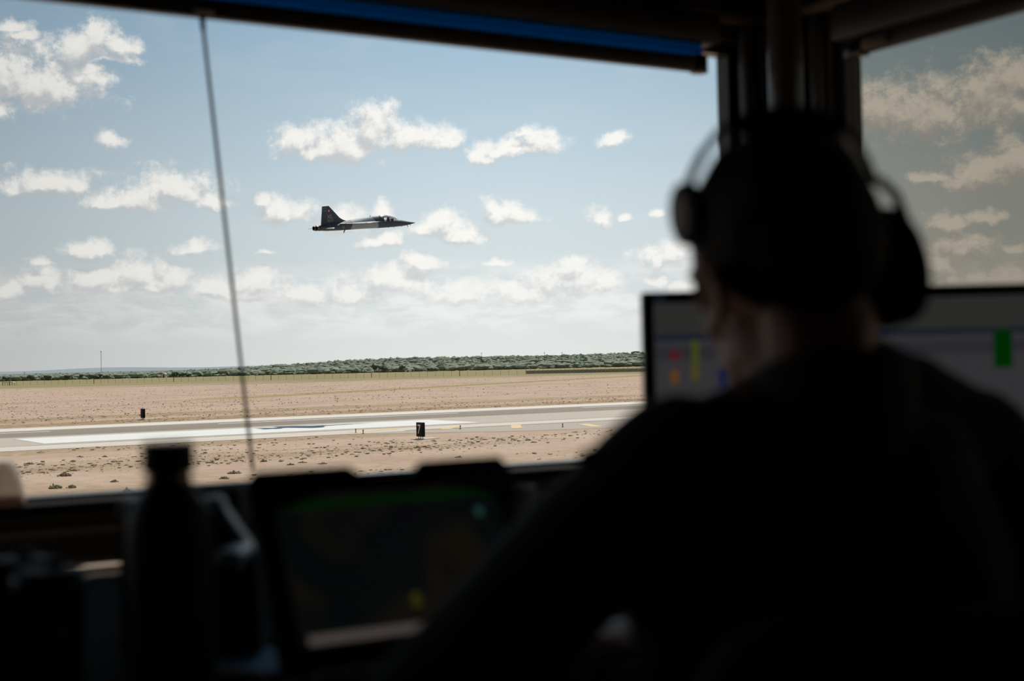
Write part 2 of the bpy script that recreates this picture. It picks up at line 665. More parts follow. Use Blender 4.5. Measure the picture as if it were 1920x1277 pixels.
SB = -.075
e = P_room_plane(1320, 137, b=SB)
e0 = P_room_plane(600, 48, b=SB)
zb = e.z
sh = empty('roller_shade', room(e.x, SB, zb), (0, 0, ROOM))
L = e.x - (AL + .3)
MB().box(-L, 0, -.011, .011, 0, .037, .005).build('bottom_bar', M_black, sh)
MB().box(-.03, .002, -.014, .014, -.003, .040, .003).build('bar_end_cap', M_blackgloss, sh)
film = bpy.data.materials.new('blue_shade_film')
film.use_nodes = True
film.node_tree.nodes.clear()
Nf = NT(film.node_tree)
tf = Nf.new('ShaderNodeBsdfTransparent')
tf.inputs[0].default_value = (0.03, 0.42, 0.78, 1)
df = Nf.new('ShaderNodeBsdfTranslucent')
df.inputs[0].default_value = (0.0, 0.16, 0.5, 1)
mxf = Nf.new('ShaderNodeMixShader')
mxf.inputs[0].default_value = 0.35
Nf.t.links.new(tf.outputs[0], mxf.inputs[1])
Nf.t.links.new(df.outputs[0], mxf.inputs[2])
of = Nf.new('ShaderNodeOutputMaterial')
Nf.t.links.new(mxf.outputs[0], of.inputs[0])
MB().box(-L, -.004, -.0008, .0008, .037, .125).build('film', film, sh)
MB().box(-L, .03, -.035, .04, .064, .135, .012).build('cassette', M_black, sh)
tag(sh, 'partly lowered blue film roller shade across the top of the front window', 'shade')

e2 = P_room_plane(1592, 108, a=-.06)
sh2 = empty('roller_shade', room(-.06, e2.y, e2.z), (0, 0, ROOM))
L2 = e2.y - (-2.7)
MB().box(-.012, .012, -L2, 0, 0, .034, .005).build('bottom_bar', M_black, sh2)
MB().box(-.016, .016, -.05, .004, -.004, .045, .004).build('bar_end_cap', M_blackgloss, sh2)
MB().box(-.018, -.013, -.13, -.055, .006, .026, .001).build('maker_plate', M_trim, sh2)
MB().box(-.04, .035, -L2, .02, .034, .12, .012).build('cassette', M_black, sh2)
tag(sh2, 'rolled-up black roller shade above the tinted right window', 'shade')

# pull cord from the shade bar to the sill
ca = P_room_plane(378, 27, b=SB)
cb = P_room_plane(474, 880, b=-.03)
cord = empty('pull_cord', room(ca.x, ca.y, ca.z), (0, 0, ROOM))
base = Vector((ca.x, ca.y, ca.z))
dlt = Vector((cb.x, cb.y, max(cb.z, SILL + .01))) - base
MB().box(-.022, .022, -.012, .012, -.004, .008, .003).build('clip', M_white, cord)
MB().tube([dlt * .004, dlt * .012, dlt * .034], [.0035, .0055, .0045], 10).build('connector', M_blackgloss, cord)
MB().tube([dlt * .03 + Vector((0, 0.0, 0)), dlt * .35, dlt * .7, dlt], .0034, 10).build('cord', pbr('grey_cord', (0.055, 0.058, 0.065), .6), cord)
tag(cord, 'thin dark cord slanting down from the blue shade to the window sill', 'cord')

# ceiling hook seen near the top right
hk = P(1378, 6, 2.6)
hook = empty('ceiling_hook', (hk.x, hk.y, CAM_Z + ZC), (0, 0, 0))
MB().tube([(0, 0, 0), (0, 0, -.18), (.01, 0, -.235), (.0, 0, -.262), (-.016, 0, -.255), (-.022, 0, -.235)], .004, 8).build('wire', M_trim, hook)
MB().lathe([(.018, -.006), (.018, 0)], 16).build('mounting_disc', M_black, hook)
tag(hook, 'small bent wire hook hanging from the cabin ceiling', 'hook')

# ------------------------------------------------------------------ work table
ZT = -0.33                                 # table top, relative to the eye
tb = empty('work_table', room(-1.9, -.85, ZF), (0, 0, ROOM))
hT = ZT - ZF
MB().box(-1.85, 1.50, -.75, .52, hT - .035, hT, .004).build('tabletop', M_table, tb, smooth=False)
MB().box(-1.85, 1.50, .525, .56, hT - .035, hT - .002, .003).build('back_strip', M_wood, tb, smooth=False)
MB().box(-1.85, 1.50, .625, .655, hT - .03, hT + .002, .003).build('cable_rail', M_wood, tb, smooth=False)
for sx in (-1.78, -.0, 1.44):
    for sy in (-.70, .46):
        MB().box(sx - .025, sx + .025, sy - .025, sy + .025, 0, hT - .035, .003).build('leg', M_black, tb, smooth=False)
for sx in (-1.78, 0, 1.44):
    MB().box(sx - .02, sx + .02, .46, .64, hT - .06, hT - .036).build('bracket', M_black, tb, smooth=False)
tag(tb, 'long dark work table below the front window', 'table')


def table_at(x, y, d=None):
    """point on the table seen at pixel x,y"""
    return G(x, y, CAM_Z + ZT)


ZTW = CAM_Z + ZT

# ------------------------------------------------------------------ rugged laptop
LW, LH, LB = 0.30, 0.205, 0.215
lap = empty('rugged_laptop', (0, 0, 0), (0, 0, ROOM))
tl = P(462, 893, 1.43)
lean = math.radians(26.5)
base_top = 0.034
# hinge line: lid bottom; top-left corner of the lid must arrive at tl
du = Vector((Ux, Uy, 0))
dn = Vector((-Uy, Ux, 0))
hinge = tl - dn * (LH * math.sin(lean)) - Vector((0, 0, LH * math.cos(lean)))
lap.location = (hinge.x, hinge.y, ZTW + .0006)
hz = max(hinge.z - ZTW, base_top)
MB().box(0, LW, -LB, 0, 0, base_top, .006, 3).build('base', M_rubber, lap)
kb = MB()
for r in range(5):
    for c in range(13):
        x0 = .022 + c * .0198
        kb.box(x0, x0 + .016, -.045 - r * .0205 - .016, -.045 - r * .0205, base_top, base_top + .003)
kbo = kb.build('keyboard', pbr('navy_keys', (0.012, 0.014, 0.035), .45), lap, smooth=False)
kbo['kind'] = 'stuff'
MB().box(.11, .19, -.205, -.158, base_top - .001, base_top + .0012, .0005).build('touchpad', M_blackgloss, lap, smooth=False)
MB().box(.02, LW - .02, -.03, -.004, base_top - .001, hz + .002, .004).build('hinge', M_steel, lap)
ML = Matrix.Translation((0, 0, hz)) @ Matrix.Rotation(-lean, 4, 'X')
lid = MB()
lid.box(0, LW, 0, .019, 0, LH - .008, .004, 2, ML)
lido = lid.build('lid', M_rubber, lap)
# rubber bumpers along the top: raised towards both corners
for (xa, xb, da, db) in ((-.004, .128, .012, .018), (.182, LW + .004, .014, .010)):
    poly = [(xa, LH - .05), (xb, LH - .012), (xb - db, LH + .002), (xa + da, LH + .002), (xa, LH - .012)]
    if xa > .1:
        poly = [(xb, LH - .05), (xb, LH - .012), (xb - db, LH + .002), (xa + da, LH + .002), (xa, LH - .012)]
    b = MB().prism(poly, .027, 'y', -.004)
    bmesh.ops.transform(b.bm, matrix=ML, verts=b.bm.verts)
    b.build('corner_bumper', M_rubber, lap, smooth=False)
scr_m = bpy.data.materials.new('map_display')
scr_m.use_nodes = True
Ns = NT(scr_m.node_tree)
bs = scr_m.node_tree.nodes['Principled BSDF']
tcs = Ns.new('ShaderNodeTexCoord')
nn = Ns.noise(tcs.outputs['Object'], 9.0, 4, 0.55, 0.6)
nn2 = Ns.noise(tcs.outputs['Object'], 22.0, 3, 0.5)
cc = Ns.mix(Ns.ramp(nn, .42, .62), (0.0035, 0.0055, 0.006), (0.013, 0.010, 0.006))
cc = Ns.mix(Ns.ramp(nn2, .60, .74), cc, (0.004, 0.004, 0.006))
bs.inputs['Base Color'].default_value = (0.006, 0.006, 0.006, 1)
bs.inputs['Roughness'].default_value = 0.35
Ns.put(bs.inputs['Emission Color'], cc)
bs.inputs['Emission Strength'].default_value = 0.42


def lid_part(name, mat, x0, x1, z0, z1, th, parent=None):
    q = MB().box(x0, x1, -th, 0.001, z0, z1, 0, 2, ML)
    return q.build(name, mat, parent or lap, smooth=False)


screen = lid_part('screen', scr_m, .022, LW - .022, .022, LH - .026, .0012)
lid_part('status_bar', glow('green_bar', (0.0, 0.007, 0.0008)), .026, LW - .026, LH - .042, LH - .032, .0018, screen)
lid_part('marker', glow('yellow_mark', (0.03, 0.027, 0.002)), .150, .158, .050, .064, .0018, screen)
lid_part('marker', glow('cyan_mark', (0.012, 0.045, 0.042)), .249, .257, .142, .150, .0018, screen)
lid_part('hinge_glint', glow('tan_glint', (0.060, 0.050, 0.046)), .03, .19, .024, .033, .0018, screen)  # bright hinge edge imitated by a glowing strip on the lid
tag(lap, 'open rugged black laptop with a dim map display on the table', 'laptop')

# ------------------------------------------------------------------ water bottle
bp = P(312, 700, 1.30)
bot = empty('water_bottle', (bp.x, bp.y, ZTW))
kk = 1.30 / FPX
bz = lambda y: CAM_Z + (693 - y) * kk - ZTW      # height on the bottle for image row y
rb = 80 * kk
MB().lathe([(rb * .9, 0), (rb, .006), (rb, bz(1000)), (rb * .985, bz(975)), (rb * .9, bz(950)), (rb * .72, bz(932)), (.0235, bz(915)), (.0225, bz(905))], 40).build(
    'body', pbr('black_powder_coat', (0.006, 0.008, 0.010), .55), bot)
MB().lathe([(.0205, bz(907)), (.0205, bz(882))], 32).build('neck_ring', pbr('brushed_neck', (0.42, 0.33, 0.22), .25, .95), bot)
MB().lathe([(.0225, bz(884)), (.0237, bz(880)), (.0237, bz(838)), (.0225, bz(830)), (.018, bz(829))], 32).build('cap', M_black, bot)
# oval sticker wrapped on the side
def patch(r, a0, z0, ra, rz, n=20):
    mb = MB()
    c = mb.bm.verts.new((r * math.cos(a0), r * math.sin(a0), z0))
    for rings in (1,):
        vs = [mb.bm.verts.new((r * math.cos(a0 + ra * math.cos(t * 2 * math.pi / n)), r * math.sin(a0 + ra * math.cos(t * 2 * math.pi / n)), z0 + rz * math.sin(t * 2 * math.pi / n))) for t in range(n)]
        vi = [mb.bm.verts.new((r * math.cos(a0 + .5 * ra * math.cos(t * 2 * math.pi / n)), r * math.sin(a0 + .5 * ra * math.cos(t * 2 * math.pi / n)), z0 + .5 * rz * math.sin(t * 2 * math.pi / n))) for t in range(n)]
        for t in range(n):
            mb.bm.faces.new((vi[t], vi[(t + 1) % n], vs[(t + 1) % n], vs[t]))
            mb.bm.faces.new((c, vi[(t + 1) % n], vi[t]))
    return mb


aS = math.radians(-48)
st = patch(rb + .0004, aS, bz(1085), .48, .034).build('sticker', pbr('grey_sticker', (0.035, 0.033, 0.042), .6), bot)
patch(rb + .0009, aS - .04, bz(1050), .26, .011).build('blue_print', pbr('blue_print', (0.008, 0.014, 0.06), .6), st)
patch(rb + .0009, aS - .04, bz(1095), .18, .016).build('red_print', pbr('red_print', (0.07, 0.008, 0.006), .6), st)
tag(bot, 'black insulated water bottle with an oval sticker left of the laptop', 'bottle')

# ------------------------------------------------------------------ small things on the table and sill
# sloped intercom console behind the bottle
c0 = P(352, 1000, 1.60)
con = empty('intercom_console', (c0.x, c0.y, ZTW + .0005), (0, 0, .04))
prof = [(-.078, 0), (.077, 0), (.077, .100), (.024, .178), (-.066, .178), (-.078, .164)]
mb = MB().prism(prof, .11, 'y', 0)
bmesh.ops.bevel(mb.bm, geom=list(mb.bm.edges), offset=.006, segments=2, affect='EDGES')
mb.build('body', pbr('dark_console', (0.030, 0.036, 0.043), .85, **{'Specular IOR Level': .15}), con)
M_pale = pbr('pale_trim', (0.50, 0.56, 0.62), .45)
MS = Matrix.Translation((.0505, 0, .139)) @ Matrix.Rotation(math.radians(55.8), 4, 'Y')
MB().box(-.050, .044, -.003, .030, .0, .010, .003, 2, MS).build('slope_rail', M_pale, con)
MB().box(-.078, -.048, -.004, .03, .163, .184, .006).build('corner_cap', M_pale, con)
MB().box(.016, .040, -.005, .03, .166, .184, .006).build('corner_cap', M_pale, con)
MB().box(.044, .072, -.085, -.002, .116, .134, .006, 3).build('handset', pbr('pale_handset', (0.74, 0.80, 0.84), .35), con)
MB().box(.050, .066, -.060, .004, .10, .117, .004).build('handset_cradle', M_black, con)
for i in range(4):
    for j in range(2):
        MB().box(-.05 + i * .022, -.036 + i * .022, -.006, .001, .09 + j * .03, .104 + j * .03, .002).build('button', pbr('grey_key', (0.08, 0.085, 0.09), .5), con)
tag(con, 'sloped dark desk intercom with pale edges behind the water bottle', 'intercom')

# black radio set on the table, its top just above the sill line
c2 = P(428, 1000, 1.95)
rd = empty('radio_set', (c2.x, c2.y, ZTW), (0, 0, ROOM))
rh = (CAM_Z + (690 - 915) / FPX * 1.95) - ZTW
MB().box(-.045, .07, -.06, .10, 0, rh, .006).build('housing', pbr('matte_black_case', (0.010, 0.010, 0.012), .95, **{'Specular IOR Level': .03}), rd)
MB().box(-.038, .063, -.064, -.058, .03, rh - .02, .002).build('front_panel', M_blackgloss, rd)
for i in range(3):
    MB().lathe([(.008, 0), (.008, .012), (.006, .014)], 14, Matrix.Translation((-.02 + i * .03, -.063, .05)) @ Matrix.Rotation(math.pi / 2, 4, 'X')).build('knob', M_rubber, rd)
tag(rd, 'black radio set standing near the sill left of the laptop', 'radio')

# blue folder with a white edge at the bottom
c3 = G(432, 1245, CAM_Z + ZT)
fo = empty('blue_folder', (c3.x, c3.y, ZTW), (0, 0, ROOM - 1.0))
MB().box(-.085, .085, -.05, .07, .0005, .0045, .001).build('cover', pbr('blue_card', (0.02, 0.26, 0.52), .6), fo, smooth=False)
MB().box(-.08, .08, -.054, .066, .0046, .0066).build('sheet', pbr('blue_sheet', (0.03, 0.34, 0.62), .6), fo, smooth=False)
MB().box(-.085, .085, -.060, -.047, .0005, .0105, .002).build('binding', M_paper, fo, smooth=False)
tag(fo, 'blue folder with a white spine lying between bottle and laptop', 'folder')


def tumbler(x, y, d, r, h, label, gleam=True):
    p = P(x, y, d)
    t = empty('tumbler', (p.x, p.y, ZTW))
    MB().lathe([(r * .82, 0), (r * .85, .004), (r * .98, h * .86), (r * .98, h * .88)], 36).build('cup', M_blackgloss, t)
    MB().lathe([(r * .98, h * .88), (r * 1.03, h * .89), (r * 1.03, h * .94), (r * .98, h * .955)], 36).build('rim', pbr('dark_rim_metal', (0.10, 0.105, 0.12), .4, .8), t)
    MB().lathe([(r * .96, h * .95), (r * .94, h * .985), (r * .86, h), (r * .3, h)], 36).build('lid', pbr('matte_lid', (0.012, 0.012, 0.015), .7, **{'Specular IOR Level': .25}), t)
    MB().box(-.008, .008, r * .35, r * .72, h - .002, h + .008, .002).build('sip_slider', MATS['matte_lid'], t)
    if gleam:
        patch(r * .95 + .0012, math.radians(-52), h * .60, .16, .0085).build('painted_glint', pbr('pale_glint', (0.30, 0.34, 0.35), .5), t)  # highlight spot painted on as a small pale patch
    tag(t, label, 'cup')
    return t


zh = lambda y, d: CAM_Z + (697 - y) / FPX * d - ZTW
tumbler(92, 1075, 1.36, .034, zh(1066, 1.36), 'black lidded tumbler with a pale painted glint left of the bottle')
tumbler(35, 1050, 1.52, .037, zh(1045, 1.52), 'taller black lidded tumbler at the left edge of the table', False)

# off-white rounded jug on the sill, cut by the left edge
jg = P_room_plane(2, 945, b=-.01)
jug = empty('sill_jug', room(jg.x, -.008, SILL), (0, 0, ROOM))
MB().lathe([(.040, 0), (.042, .008), (.036, .045), (.030, .068), (.022, .078), (.008, .081)], 32).build('body', pbr('off_white_plastic', (0.62, 0.58, 0.52), .6, **{'Transmission Weight': .55, 'IOR': 1.05}), jug)
MB().lathe([(.0405, .002), (.0428, .009), (.0405, .016)], 32).build('base_band', pbr('pinkish_band', (0.45, 0.25, 0.2), .6), jug)
tag(jug, 'off-white rounded container on the sill at the left edge', 'container')

# crumpled pale cup and a lens to the right of the laptop
c5 = P(966, 935, 2.05)
cp = empty('paper_cup', (c5.x, c5.y, ZTW), (0, 0, 0))
hc = CAM_Z + (677 - 908) / FPX * 2.05 - ZTW
MB().lathe([(.021, 0), (.029, hc - .006), (.027, hc - .006), (.019, .004)], 28).build('body', pbr('pale_green_paper', (0.62, 0.66, 0.58), .7), cp)
MB().tube([(.0285 * math.cos(k * math.pi / 12), .0285 * math.sin(k * math.pi / 12), hc - .004) for k in range(25)], .0022, 8).build('rolled_rim', M_paper, cp)
tag(cp, 'pale paper cup right of the laptop beside the sleeve', 'cup')
c6 = P(943, 950, 1.85)
ls = empty('desk_microphone', (c6.x, c6.y, ZTW), (0, 0, 0))
hm = CAM_Z + (678 - 942) / FPX * 1.85 - ZTW
MB().lathe([(.04, 0), (.042, .006), (.034, .016), (.012, .02)], 28).build('foot', M_black, ls)
MB().tube([(0, 0, .018), (0, .004, hm * .55), (0, 0, hm - .012)], .004, 10).build('gooseneck', M_black, ls)
MB().ball((0, 0, hm), .016, 3, (1, 1, 1.1)).build('capsule', pbr('violet_grille', (0.34, 0.34, 0.50), .3, .3), ls)
tag(ls, 'small desk microphone right of the laptop lid', 'microphone')

# paper and mouse glimpsed below the arm
c7 = G(1218, 1215, CAM_Z + ZT)
pa = tag(MB().box(-.045, .035, -.03, .045, 0, .0012).build('note_sheet', M_paper, None, (c7.x, c7.y, ZTW), .5, False), 'white note sheet on the table below the raised arm', 'paper')
c8 = G(1096, 1238, CAM_Z + ZT)
mo = empty('computer_mouse', (c8.x, c8.y, ZTW), (0, 0, .2))
mb = MB().ball((0, 0, .012), .03, 3, (1, 1.7, .85))
for v in mb.bm.verts:
    v.co.z = max(v.co.z, 0)
mb.build('shell', pbr('grey_shell', (0.30, 0.32, 0.36), .3), mo)
MB().lathe([(.005, -.004), (.0065, 0), (.005, .004)], 16, Matrix.Translation((0, .026, .034)) @ Matrix.Rotation(math.pi / 2, 4, 'Y')).build('wheel', M_steel, mo)
tag(mo, 'grey computer mouse on the table below the raised arm', 'mouse')

# ------------------------------------------------------------------ desktop monitor
MD = 2.05
m0 = P(1205, 547, MD)
MW, MH = 0.61, 0.365
mon = empty('desktop_monitor', (m0.x + MW / 2, MD + .01, ZTW), (0, 0, math.radians(-1.2)))
zt_ = m0.z - ZTW
zb_ = zt_ - MH
MB().box(-MW / 2, MW / 2, 0, .035, zb_, zt_, .004).build('housing', M_black, mon)
bzl = .017
sc_ = MB().box(-MW / 2 + bzl, MW / 2 - bzl, -.0015, .001, zb_ + .025, zt_ - .017).build('screen', glow('screen_grey', (0.030, 0.0295, 0.032)), mon, smooth=False)
MB().lathe([(.10, 0), (.10, .006), (.03, .014)], 36).build('stand_base', M_black, mon, (0, .05, 0))
MB().box(-.025, .025, .04, .06, .008, zb_ + .16, .004).build('stand_neck', M_black, mon)


def on_screen(name, col, x0, x1, y0, y1, lift=.0022):
    X0 = (x0 - 1205) * MD / FPX - MW / 2
    X1 = (x1 - 1205) * MD / FPX - MW / 2
    Z1 = zt_ - (y0 - 547) * MD / FPX
    Z0 = zt_ - (y1 - 547) * MD / FPX
    MB().box(X0, X1, -lift, 0, Z0, Z1).build(name, glow('px_%g_%g_%g' % col, col), sc_, smooth=False)


on_screen('tool_bar', (0.0223, 0.0223, 0.0211), 1229, 1972, 572, 628)
on_screen('header_line', (0.0074, 0.0099, 0.0198), 1229, 1972, 629, 640, .003)
on_screen('title_strip', (0.0025, 0.0074, 0.0124), 1226, 1250, 549, 566)
on_screen('list_row', (0.0211, 0.0205, 0.0248), 1229, 1972, 652, 676)
on_screen('red_block', (0.0775, 0.0050, 0.0074), 1255, 1272, 661, 676, .003)
on_screen('orange_block', (0.0992, 0.0403, 0.0062), 1256, 1271, 697, 720, .003)
on_screen('lime_bar', (0.0465, 0.0558, 0.0050), 1297, 1309, 640, 684, .003)
on_screen('olive_bar', (0.0589, 0.0527, 0.0074), 1296, 1309, 686, 716, .003)
on_screen('blue_block', (0.0050, 0.0074, 0.0465), 1346, 1360, 694, 735, .003)
on_screen('green_block', (0.0000, 0.0205, 0.0006), 1862, 1897, 631, 705, .003)
tag(mon, 'wide desktop monitor showing a grey status table behind the person', 'monitor')

# ------------------------------------------------------------------ office chair
ch = empty('office_chair', (0.335, 1.17, CAM_Z + ZF), (0, 0, math.radians(6)))
cz = -ZF                                      # eye level above floor
top = P(1600, 1150, .985).z - (CAM_Z + ZF)
# backrest: rounded slab
def round_slab(w, z0, z1, r, y0, y1, bow=0.03):
    pts = []
    for (cx, cz_, a0) in ((w / 2 - r, z1 - r, 0), (-w / 2 + r, z1 - r, 90), (-w / 2 + r, z0 + r, 180), (w / 2 - r, z0 + r, 270)):
        for k in range(9):
            a = math.radians(a0 + k * 90 / 8)
            pts.append((cx + r * math.cos(a), cz_ + r * math.sin(a)))
    def ring(y, s):
        mx, mz = 0, (z0 + z1) / 2
        return [Vector((p[0] * s, y + bow * (p[0] / (w / 2)) ** 2, mz + (p[1] - mz) * s)) for p in pts]
    return MB().loft([ring(y0, .93), ring(y0 + .012, .985), ring((y0 + y1) / 2, 1), ring(y1 - .012, .985), ring(y1, .93)])


round_slab(.47, top - .44, top, .075, -.20, -.15).build('backrest', pbr('black_chair_fabric', (0.060, 0.064, 0.075), .7), ch)
MB().tube([(0, -.21, top - .30), (0, -.22, .50), (0, -.15, .40), (0, .0, .40)], .022, 12).build('back_support', M_black, ch)
sb = MB().box(-.24, .24, -.16, .28, .40, .47, .035, 4)
sb.build('seat', MATS['black_chair_fabric'], ch)
MB().lathe([(.028, .06), (.028, .41)], 20).build('gas_column', M_blackgloss, ch)
for s in (-1, 1):
    MB().tube([(s * .235, .02, .42), (s * .285, .02, .44), (s * .285, .02, .60)], .014, 10).build('armrest_post', M_black, ch)
    MB().box(s * .285 - .035, s * .285 + .035, -.10, .14, .60, .625, .010, 3).build('armrest_pad', M_rubber, ch)
for k in range(5):
    a = math.radians(90 + 72 * k)
    dx, dy = math.cos(a), math.sin(a)
    lg = MB().tube([(0, 0, .10), (dx * .15, dy * .15, .085), (dx * .28, dy * .28, .065)], [.024, .02, .015], 10).build('leg', M_black, ch)
    MB().lathe([(.028, -.012), (.028, .012)], 18, Matrix.Translation((dx * .28, dy * .28, .028)) @ Matrix.Rotation(a, 4, 'Z') @ Matrix.Rotation(math.pi / 2, 4, 'X')).build('caster', M_rubber, lg)
tag(ch, 'black office chair with a rounded backrest under the seated person', 'chair')

# ------------------------------------------------------------------ the seated person
M_skin = bpy.data.materials.new('skin')
M_skin.use_nodes = True
Nk = NT(M_skin.node_tree)
bk = M_skin.node_tree.nodes['Principled BSDF']
tck = Nk.new('ShaderNodeTexCoord')
Nk.put(bk.inputs['Base Color'], Nk.mix(Nk.noise(tck.outputs['Object'], 30, 4), (0.52, 0.31, 0.235), (0.62, 0.39, 0.30)))
bk.inputs['Roughness'].default_value = .5
bk.inputs['Subsurface Weight'].default_value = .35
bk.inputs['Subsurface Radius'].default_value = (1.0, .25, .12)
bk.inputs['Subsurface Scale'].default_value = .012


_b = bmesh.new()
bmesh.ops.create_icosphere(_b, subdivisions=2, radius=1.0)
_b.verts.ensure_lookup_table()
BALL_V = [v.co.copy() for v in _b.verts]
BALL_F = [tuple(v.index for v in f.verts) for f in _b.faces]
_b.free()


class Blob:
    """union of many balls, remeshed into one continuous skin"""
    def __init__(self):
        self.b = []

    def ball(self, c, r, scale=(1, 1, 1), M=None):
        self.b.append((Vector(c), r, scale, M))
        return self

    def limb(self, pts, rads, step=.35):
        for i in range(len(pts) - 1):
            a, b = Vector(pts[i]), Vector(pts[i + 1])
            ra, rb_ = rads[i], rads[i + 1]
            n = max(2, int((b - a).length / (min(ra, rb_) * step)) + 1)
            for k in range(n + 1):
                t = k / n
                self.ball(a.lerp(b, t), ra + (rb_ - ra) * t)
        return self

    def mesh(self, name, voxel, smooth=6):
        V, F = [], []
        for (c, r, s, M) in self.b:
            o_ = len(V)
            for v in BALL_V:
                q = Vector((v.x * r * s[0], v.y * r * s[1], v.z * r * s[2]))
                V.append((M @ q if M is not None else q) + c)
            F += [(a + o_, b + o_, d + o_) for a, b, d in BALL_F]
        me = bpy.data.meshes.new(name)
        me.from_pydata(V, [], F)
        o = bpy.data.objects.new(name, me)
        COL.objects.link(o)
        m = o.modifiers.new('r', 'REMESH')
        m.mode = 'VOXEL'
        m.voxel_size = voxel
        sm = o.modifiers.new('s', 'SMOOTH')
        sm.factor = .5
        sm.iterations = smooth
        dg = bpy.context.evaluated_depsgraph_get()
        out = bpy.data.meshes.new_from_object(o.evaluated_get(dg))
        bpy.data.objects.remove(o)
        bpy.data.meshes.remove(me)
        out.name = name
        return out


E = lambda x, y, z: Vector((x, y, CAM_Z + z))
# head frame: x to the person's right, y forward, z up, origin between the ears
HO = P(1476, 524, 1.275)
HR = Matrix.Rotation(math.radians(26), 3, 'Z') @ Matrix.Rotation(math.radians(-11), 3, 'Y') @ Matrix.Rotation(math.radians(-4), 3, 'X')


def H(x, y, z):
    return HO + HR @ Vector((x, y, z))


def hb(B, c, s, r=1.0):
    B.ball(H(*c), r, s, HR)


body = Blob()
hb(body, (0, -.012, .045), (.076, .094, .086))            # cranium
hb(body, (0, -.045, .030), (.066, .062, .070))            # back of the skull
hb(body, (0, .035, .03), (.064, .062, .072))              # forehead
hb(body, (0, .04, -.035), (.054, .052, .062))             # face
hb(body, (0, .06, -.085), (.030, .032, .028))             # chin
for s in (-1, 1):
    hb(body, (s * .040, .022, -.062), (.020, .045, .030))  # jaw
    hb(body, (s * .033, .058, -.026), (.022, .024, .026))  # cheekbone
    hb(body, (s * .028, .083, .022), (.024, .012, .009))   # brow
    # ear: back plate, rim and lobe
    hb(body, (s * .083, -.006, .002), (.008, .018, .028))
    for k in range(9):
        a = math.radians(-60 + k * 33)
        hb(body, (s * .092, -.008 - .017 * math.cos(a), .004 + .027 * math.sin(a)), (.0055, .0065, .0065))
    hb(body, (s * .081, .001, -.028), (.006, .008, .009))
for k in range(5):
    hb(body, (0, .088 + .005 * k, .016 - .011 * k), (.007 + .001 * k, .008, .010))   # nose
hb(body, (0, .104, -.034), (.014, .012, .009))
for s in (-1, 1):
    hb(body, (s * .010, .098, -.035), (.007, .008, .006))
hb(body, (0, .088, -.056), (.021, .009, .0055))            # lips
hb(body, (0, .087, -.066), (.018, .009, .0055))
nk0 = H(0, -.030, -.045)
nb = P(1530, 765, 1.245)
body.limb([nk0, nk0.lerp(nb, .5) + Vector((.0, .0, 0)), nb], [.052, .050, .060])
body.limb([H(0, .02, -.08), nb + Vector((-.01, .05, -.0))], [.040, .045])
# torso and limbs
shL = P(1272, 872, 1.20)
shR = P(1815, 846, 1.31)
chest = E(.262, 1.245, -.20)
waist = E(.285, 1.215, -.40)
pelv = E(.30, 1.19, -.52)
fw = Vector((-.20, .98, 0)).normalized()
sd = Vector((.98, .20, 0)).normalized()
body.limb([nb, shL], [.055, .048])
body.limb([nb, shR], [.055, .048])
for s in (-1, 1):
    body.limb([nb + sd * s * .05 - Vector((0, 0, .07)), chest + sd * s * .065, waist + sd * s * .055, pelv + sd * s * .07], [.085, .098, .088, .095])
elL = P(802, 1318, 1.125)
wrL = E(.045, 1.325, -.272)
elR = E(.535, 1.30, -.30)
wrR = E(.43, 1.525, -.296)
body.limb([shL, shL.lerp(elL, .45), elL], [.052, .046, .036])
body.limb([elL, elL.lerp(wrL, .35), wrL], [.036, .038, .025])
body.limb([shR, shR.lerp(elR, .45), elR], [.052, .046, .036])
body.limb([elR, elR.lerp(wrR, .35), wrR], [.036, .038, .025])


def hand(B, w, d, right):
    """palm and five bent fingers from wrist w along direction d, palm down"""
    d = d.normalized()
    up = Vector((0, 0, 1))
    x = d.cross(up).normalized() * (1 if right else -1)      # towards the little finger
    B.limb([w, w + d * .035, w + d * .075], [.022, .020, .017])
    for k, (off, ln) in enumerate(((-.030, .072), (-.0105, .082), (.0095, .076), (.029, .060))):
        r0 = w + d * .078 + x * off
        B.limb([w + d * .03 + x * off * .6, r0], [.014, .0115])
        p1 = r0 + d * ln * .45 + x * off * .12 + up * .008
        p2 = p1 + d * ln * .32 - up * .012
        p3 = p2 + d * ln * .20 - up * .014
        B.limb([r0, p1, p2, p3], [.0100, .0090, .0082, .0072])
    t0 = w + d * .022 - x * .018
    t1 = t0 + d * .028 - x * .030 - up * .004
    t2 = t1 + d * .030 - x * .010 - up * .006
    B.limb([t0, t1, t2], [.0150, .0110, .0088])


hand(body, wrL, Vector((.45, .88, .0)), False)
hand(body, wrR, Vector((-.30, .95, .0)), True)
hips = [pelv + sd * s * .085 for s in (-1, 1)]
knees = [E(.13, 1.63, -.53), E(.335, 1.665, -.53)]
ankles = [E(.12, 1.70, -1.01), E(.335, 1.73, -1.01)]
for h_, k_, a_ in zip(hips, knees, ankles):
    body.limb([h_, k_], [.088, .060])
    body.limb([k_, k_.lerp(a_, .35), a_], [.058, .056, .036])
    body.limb([a_ + Vector((0, 0, -.03)), a_ + fw * .09 + Vector((0, 0, -.04)), a_ + fw * .16 + Vector((0, 0, -.05))], [.038, .036, .026])
bmesh_me = body.mesh('person', .0055, 5)
person = link('person', bmesh_me, M_skin)
tag(person, 'seated person from behind in a dark flight suit wearing a headset, arm on table', 'person')

